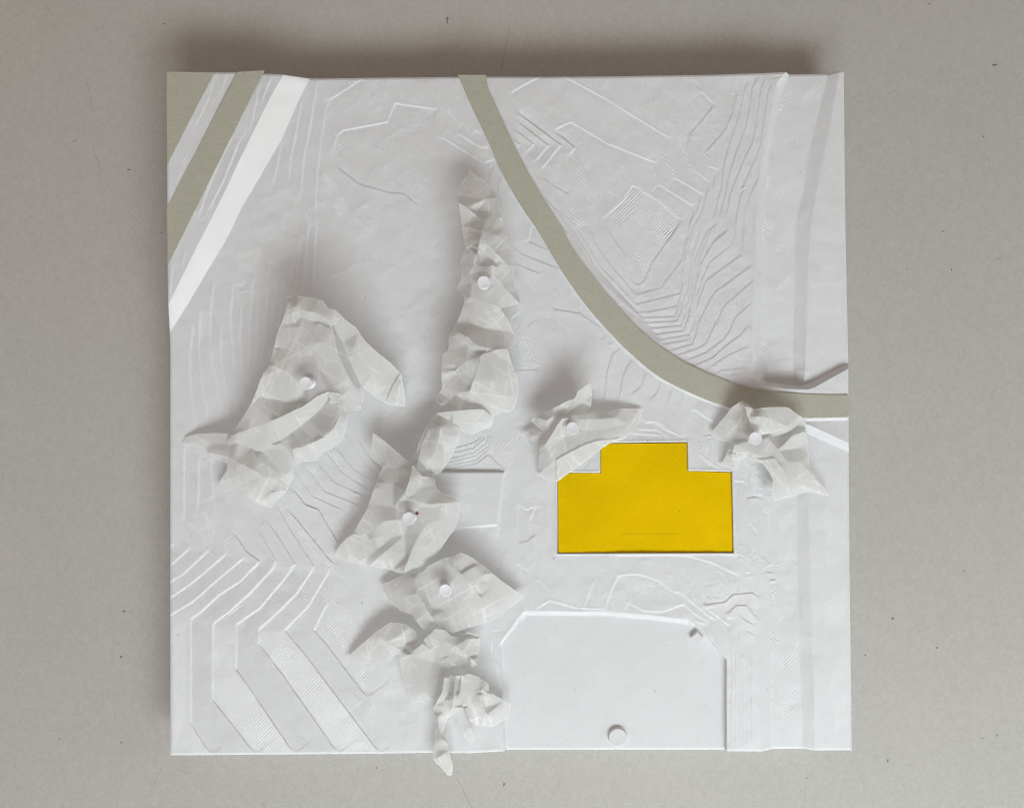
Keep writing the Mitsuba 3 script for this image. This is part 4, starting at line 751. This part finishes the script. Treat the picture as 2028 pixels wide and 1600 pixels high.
P4 = sheet([(914, 1094, 9), (934, 1103, 9), (961, 1123, 8), (992, 1149, 6), (1040, 1183, 2), (1008, 1204, 1), (992, 1220, 1.5), (969, 1231, 3), (928, 1243, 5), (898, 1253, 6), (879, 1248, 6), (861, 1245, 6), (838, 1246, 6), (824, 1229, 6), (817, 1217, 5), (794, 1210, 3), (768, 1188, 1), (754, 1157, 0), (775, 1150, 1.5), (806, 1135, 4), (836, 1133, 6), (849, 1119, 7), (880, 1105, 8), (898, 1101, 9)],
           [[(898, 1102, 9.5), (902, 1120, 10), (908, 1132, 10.5), (925, 1155, 10), (950, 1180, 7), (968, 1190, 5)], [(917, 1130, 8.5), (943, 1112, 9)], [(920, 1132, 10), (940, 1122, 10)], [(963, 1136, 9), (950, 1145, 9.5), (945, 1160, 9), (950, 1176, 6)], [(958, 1150, 6.5), (975, 1165, 5.5)], [(882, 1168, 6.5)], [(825, 1175, 8), (838, 1195, 8.5), (848, 1212, 8.5), (856, 1225, 7.5)], [(820, 1145, 6.5), (826, 1170, 7.5)], [(840, 1160, 5.5), (855, 1205, 5.5)], [(880, 1205, 5), (895, 1235, 5.5)], [(925, 1190, 7), (940, 1220, 5.5)], [(800, 1180, 4), (815, 1200, 5)]], 41, .45, 0.8)
paper('tracing_paper_003', [P4], 'rounded sheet of tracing paper left of the plaza with a sharp tip to the right')

P5a = sheet([(689, 1306, 0), (698, 1291, 1), (746, 1250, 4), (774, 1232, 4), (802, 1235, 5), (823, 1250, 5), (827, 1267, 5), (836, 1271, 8), (853, 1250, 10), (863, 1245, 10), (882, 1248, 9), (893, 1259, 8), (910, 1263, 6), (925, 1251, 6), (952, 1259, 4), (948, 1295, 4), (944, 1301, 5), (944, 1318, 5), (921, 1329, 5), (900, 1350, 4), (880, 1375, 3), (853, 1386, 1), (836, 1390, .5), (814, 1391, .3), (808, 1370, .8), (795, 1325, 2), (789, 1295, 3.5), (770, 1303, 3.5), (751, 1314, 2), (725, 1314, 1), (693, 1310, .3)],
            [[(808, 1295, 5), (825, 1283, 8), (838, 1271, 10.5), (853, 1252, 11.5)], [(808, 1296, 6), (830, 1297, 7), (855, 1285, 8.5), (885, 1270, 9.5)], [(812, 1300, 2.5), (835, 1304, 3), (860, 1310, 3)], [(800, 1250, 6), (801, 1272, 3), (803, 1288, 3)], [(750, 1262, 4.5), (775, 1280, 5), (795, 1288, 4.5)], [(884, 1300, 8.5), (900, 1280, 8.5), (925, 1265, 7.5), (950, 1264, 5)], [(884, 1302, 9), (895, 1315, 8.5), (905, 1316, 8)], [(920, 1295, 8.5), (938, 1306, 7.5), (944, 1316, 6)], [(918, 1298, 5.5), (935, 1302, 4.5)], [(905, 1256, 4.5), (945, 1262, 4)], [(845, 1335, 2.5), (830, 1380, 1.2)]], 51, .3, 0.4)
P5b = sheet([(874, 1337, 5), (895, 1333, 8), (925, 1333, 9), (946, 1339, 8), (967, 1354, 6), (968, 1369, 5), (1012, 1395, 2), (1008, 1420, 1), (974, 1440, 1), (963, 1437, 2), (942, 1435, 2), (934, 1444, 3), (940, 1469, 1), (933, 1474, 1), (921, 1458, 2), (910, 1435, 3), (899, 1414, 4), (889, 1420, 3), (882, 1433, 3), (878, 1450, 3), (887, 1473, 4), (891, 1493, 4), (897, 1516, 2), (895, 1535, -3), (887, 1535, -3), (872, 1518, 0), (859, 1505, 2), (857, 1488, 2), (861, 1465, 2), (863, 1437, 2), (859, 1410, 2), (857, 1395, 3), (866, 1365, 4)],
            [[(880, 1340, 8), (876, 1370, 8.5), (862, 1395, 6)], [(893, 1336, 9.5), (890, 1350, 6), (893, 1372, 6)], [(903, 1338, 11), (900, 1360, 11), (897, 1400, 9), (890, 1412, 6)], [(908, 1345, 7), (906, 1370, 6.5)], [(915, 1335, 11), (913, 1355, 9), (910, 1375, 8)], [(930, 1380, 8), (955, 1366, 9), (948, 1372, 6)], [(948, 1372, 9), (950, 1390, 8.5), (965, 1415, 6), (972, 1438, 2.5)], [(968, 1370, 7), (964, 1400, 4)], [(915, 1395, 7.5), (928, 1420, 7), (938, 1460, 4)], [(905, 1385, 9), (918, 1400, 5), (930, 1440, 4)], [(870, 1390, 5), (880, 1385, 7), (878, 1420, 5)], [(884, 1395, 7), (886, 1440, 4.5)], [(866, 1420, 4.5), (872, 1450, 4.5)], [(875, 1462, 5), (888, 1470, 5)], [(868, 1500, 4), (885, 1525, 0)], [(930, 1395, 7), (945, 1412, 4), (955, 1430, 3.5)]], 53, 1.0, 1.2)
paper('tracing_paper_004', [P5a, P5b], 'tightly scrunched strip of tracing paper hanging over the bottom edge of the model')

P6 = sheet([(1053, 831, 4), (1065, 824, 7), (1095, 810, 9), (1117, 797, 11), (1138, 789, 14), (1145, 774, 15), (1164, 762, 16), (1168, 753, 15.5), (1171, 770, 10), (1172, 784, 7), (1170, 810, 3), (1179, 812, 3), (1200, 815, 3), (1230, 809, 2), (1273, 810, .5), (1270, 824, .5), (1263, 840, 1), (1245, 858, 2), (1237, 869, 2), (1206, 878, 2), (1188, 890, 2.5), (1160, 912, 3), (1130, 935, 3), (1104, 953, 2), (1089, 954, .5), (1066, 941, 0), (1069, 890, 4), (1065, 876, 3), (1054, 874, 1.5), (1034, 860, .5), (1050, 855, 1.5), (1077, 855, 4), (1056, 838, 3)],
           [[(1080, 880, 8), (1092, 862, 10), (1105, 840, 12), (1113, 829, 13), (1128, 828, 11.5)], [(1082, 858, 6), (1095, 840, 7), (1105, 828, 8), (1125, 820, 6), (1132, 826, 7)], [(1070, 828, 9), (1082, 835, 9.5), (1095, 825, 10)], [(1130, 795, 9), (1140, 805, 5), (1165, 790, 4)], [(1134, 848, 6.5)], [(1132, 823, 8), (1150, 822, 7.5), (1180, 815, 5)], [(1150, 850, 6.5), (1200, 850, 4), (1240, 838, 2)], [(1100, 912, 6), (1130, 895, 7), (1160, 880, 6.5), (1190, 872, 5), (1230, 862, 3)], [(1085, 890, 7), (1110, 870, 7.5)], [(1096, 914, 6), (1103, 926, 4), (1104, 948, 3)], [(1070, 935, 2), (1092, 918, 5)], [(1150, 832, 8), (1220, 828, 4)], [(1055, 862, 3), (1075, 866, 3)]], 61, .35, 0.8)
P6b = sheet([(1102, 912, 7), (1130, 895, 8), (1160, 880, 7.5), (1190, 872, 6), (1237, 869, 3.5), (1206, 879, 3), (1188, 891, 3.5), (1160, 912, 4), (1130, 935, 4), (1104, 953, 3)], [], 62, .2, 0.9)
paper('tracing_paper_005', [P6, P6b], 'crumpled sheet of tracing paper overlapping the upper left corner of the yellow card')

P7 = sheet([(1450, 806, 6), (1469, 794, 9), (1483, 801, 10), (1495, 810, 10), (1510, 807, 12), (1540, 806, 12), (1558, 806, 11), (1570, 813, 10), (1591, 828, 8), (1597, 831, 6), (1594, 845, 6), (1598, 858, 6), (1600, 875, 5), (1603, 924, 4), (1615, 942, 3), (1643, 983, 0), (1615, 977, -.5), (1597, 974, 0), (1567, 984, .5), (1534, 992, 1.5), (1528, 986, 2), (1531, 950, 5), (1525, 938, 6), (1510, 917, 6), (1498, 914, 5), (1480, 905, 4), (1465, 912, 3), (1462, 927, 2), (1454, 932, 1), (1428, 920, .5), (1440, 897, 3), (1454, 876, 3), (1423, 872, 1), (1409, 856, .8), (1430, 832, 3)],
           [[(1476, 806, 11), (1480, 820, 11), (1490, 838, 9)], [(1470, 812, 5), (1484, 845, 5)], [(1496, 868, 7)], [(1500, 825, 13), (1530, 832, 12), (1558, 845, 11)], [(1558, 845, 11), (1535, 855, 9.5), (1515, 868, 9)], [(1543, 815, 12.5), (1545, 830, 10.5)], [(1520, 862, 7), (1560, 862, 6.5), (1580, 850, 6)], [(1592, 855, 9.5), (1570, 862, 10), (1553, 880, 10), (1535, 897, 9)], [(1560, 890, 5.5), (1590, 885, 4.5)], [(1480, 895, 6), (1510, 902, 8), (1533, 908, 9)], [(1490, 905, 6), (1515, 912, 6.5)], [(1535, 909, 9), (1548, 925, 9), (1556, 945, 8), (1566, 980, 3)], [(1530, 930, 6), (1545, 945, 5.5), (1558, 952, 6)], [(1532, 949, 5.5), (1555, 950, 5)], [(1560, 915, 8), (1590, 915, 6)], [(1580, 960, 3.5), (1605, 968, 2), (1630, 978, 1)], [(1600, 930, 5), (1620, 955, 3)], [(1455, 880, 5), (1450, 900, 4.5), (1455, 928, 2)], [(1450, 895, 3), (1475, 898, 5)], [(1440, 830, 4), (1460, 850, 3.5)]], 71, .3, 0.8)
P7b = sheet([(1498, 913, 7), (1533, 908, 10), (1548, 925, 10), (1556, 945, 9), (1566, 982, 3), (1534, 992, 2.5), (1528, 986, 3), (1531, 950, 6), (1525, 938, 7), (1510, 917, 7)], [], 72, .2, 0.8)
P7c = sheet([(1476, 804, 12), (1495, 811, 11.5), (1510, 807, 13), (1540, 806, 13), (1558, 806, 12), (1570, 813, 11), (1580, 835, 10), (1558, 846, 12), (1530, 858, 10.5), (1500, 862, 9), (1487, 840, 10), (1480, 822, 12)], [[(1500, 825, 14), (1530, 832, 13), (1556, 845, 12)]], 73, .25, 0.8)
paper('tracing_paper_006', [P7, P7b, P7c], 'torn sheet of tracing paper below the curved road, nearest the right edge')


# ---------------------------------------------------------------- push pins
def pin(key, x, y, zp, tilt, label):
    """frosted push pin: lathed handle and steel needle; x, y of its head, zp height of its collar (mm)"""
    r = np.array([(0, .2), (1.15, 0), (3.55, .1), (3.9, .45), (3.9, 1.1), (3.3, 1.7), (2.75, 3), (2.6, 5), (2.75, 7), (3.5, 8), (4.2, 8.35), (4.38, 8.8), (4.36, 9.5), (4.15, 9.85), (3.75, 9.95), (3.3, 9.75), (1.5, 9.6), (0, 9.55)]) / 1000
    m = trimesh.creation.revolve(r, sections=40)
    zp = 1.5 + zp * RISE
    ln = (zp - float(ground(x, y)) + 2) / 1000
    nd = trimesh.creation.cylinder(0.0005, ln, sections=10)
    nd.apply_translation([0, 0, 0.0003 - ln / 2])
    # lean about the head so that the head stays where it was measured
    M = trimesh.transformations.rotation_matrix(math.radians(tilt[0]), [1, 0, 0], [0, 0, 0.0097]) @ trimesh.transformations.rotation_matrix(math.radians(tilt[1]), [0, 1, 0], [0, 0, 0.0097])
    p = at(x, y, zp + 9.7)
    for g in (m, nd):
        g.apply_transform(M)
        g.apply_translation([p[0], p[1], p[2] - 0.0097])
    scene[key + '__handle'] = mikit.ply(m, 'pin_mat', smooth=40)
    scene[key + '__needle'] = mikit.ply(nd, 'steel_mat', smooth=40)
    labels[key] = {'label': label, 'category': 'push pin', 'group': 'push pins holding the tracing paper'}


pin('push_pin', 605, 759, 14.3, (3, -5), 'frosted white push pin in the broad leftmost paper sheet')
pin('push_pin_001', 958, 559.5, 12.6, (2, 2), 'frosted white push pin in the tall narrow paper sheet, highest of the pins')
pin('push_pin_002', 809, 1026.5, 7.8, (-2, -3), 'frosted white push pin beside a small dark red dot on the paper')
pin('push_pin_003', 882, 1169, 7.0, (2, 3), 'frosted push pin in the rounded paper sheet left of the plaza, lowest of the pins')
pin('push_pin_004', 1134, 848, 7.0, (-2, 3), 'frosted white push pin just above the upper left corner of the yellow card')
pin('push_pin_005', 1496, 868, 7.5, (3, -5), 'translucent push pin at far right, below the end of the curved road')

bead = trimesh.creation.icosphere(subdivisions=2, radius=0.00105)
bead.apply_scale([1, 1, .7])
bead.apply_translation(at(826, 1017, 17.6))
scene['red_bead'] = mikit.ply(bead, 'red_mat', smooth=True)
labels['red_bead'] = {'label': 'tiny dark red bead on the paper beside the middle push pin', 'category': 'bead'}
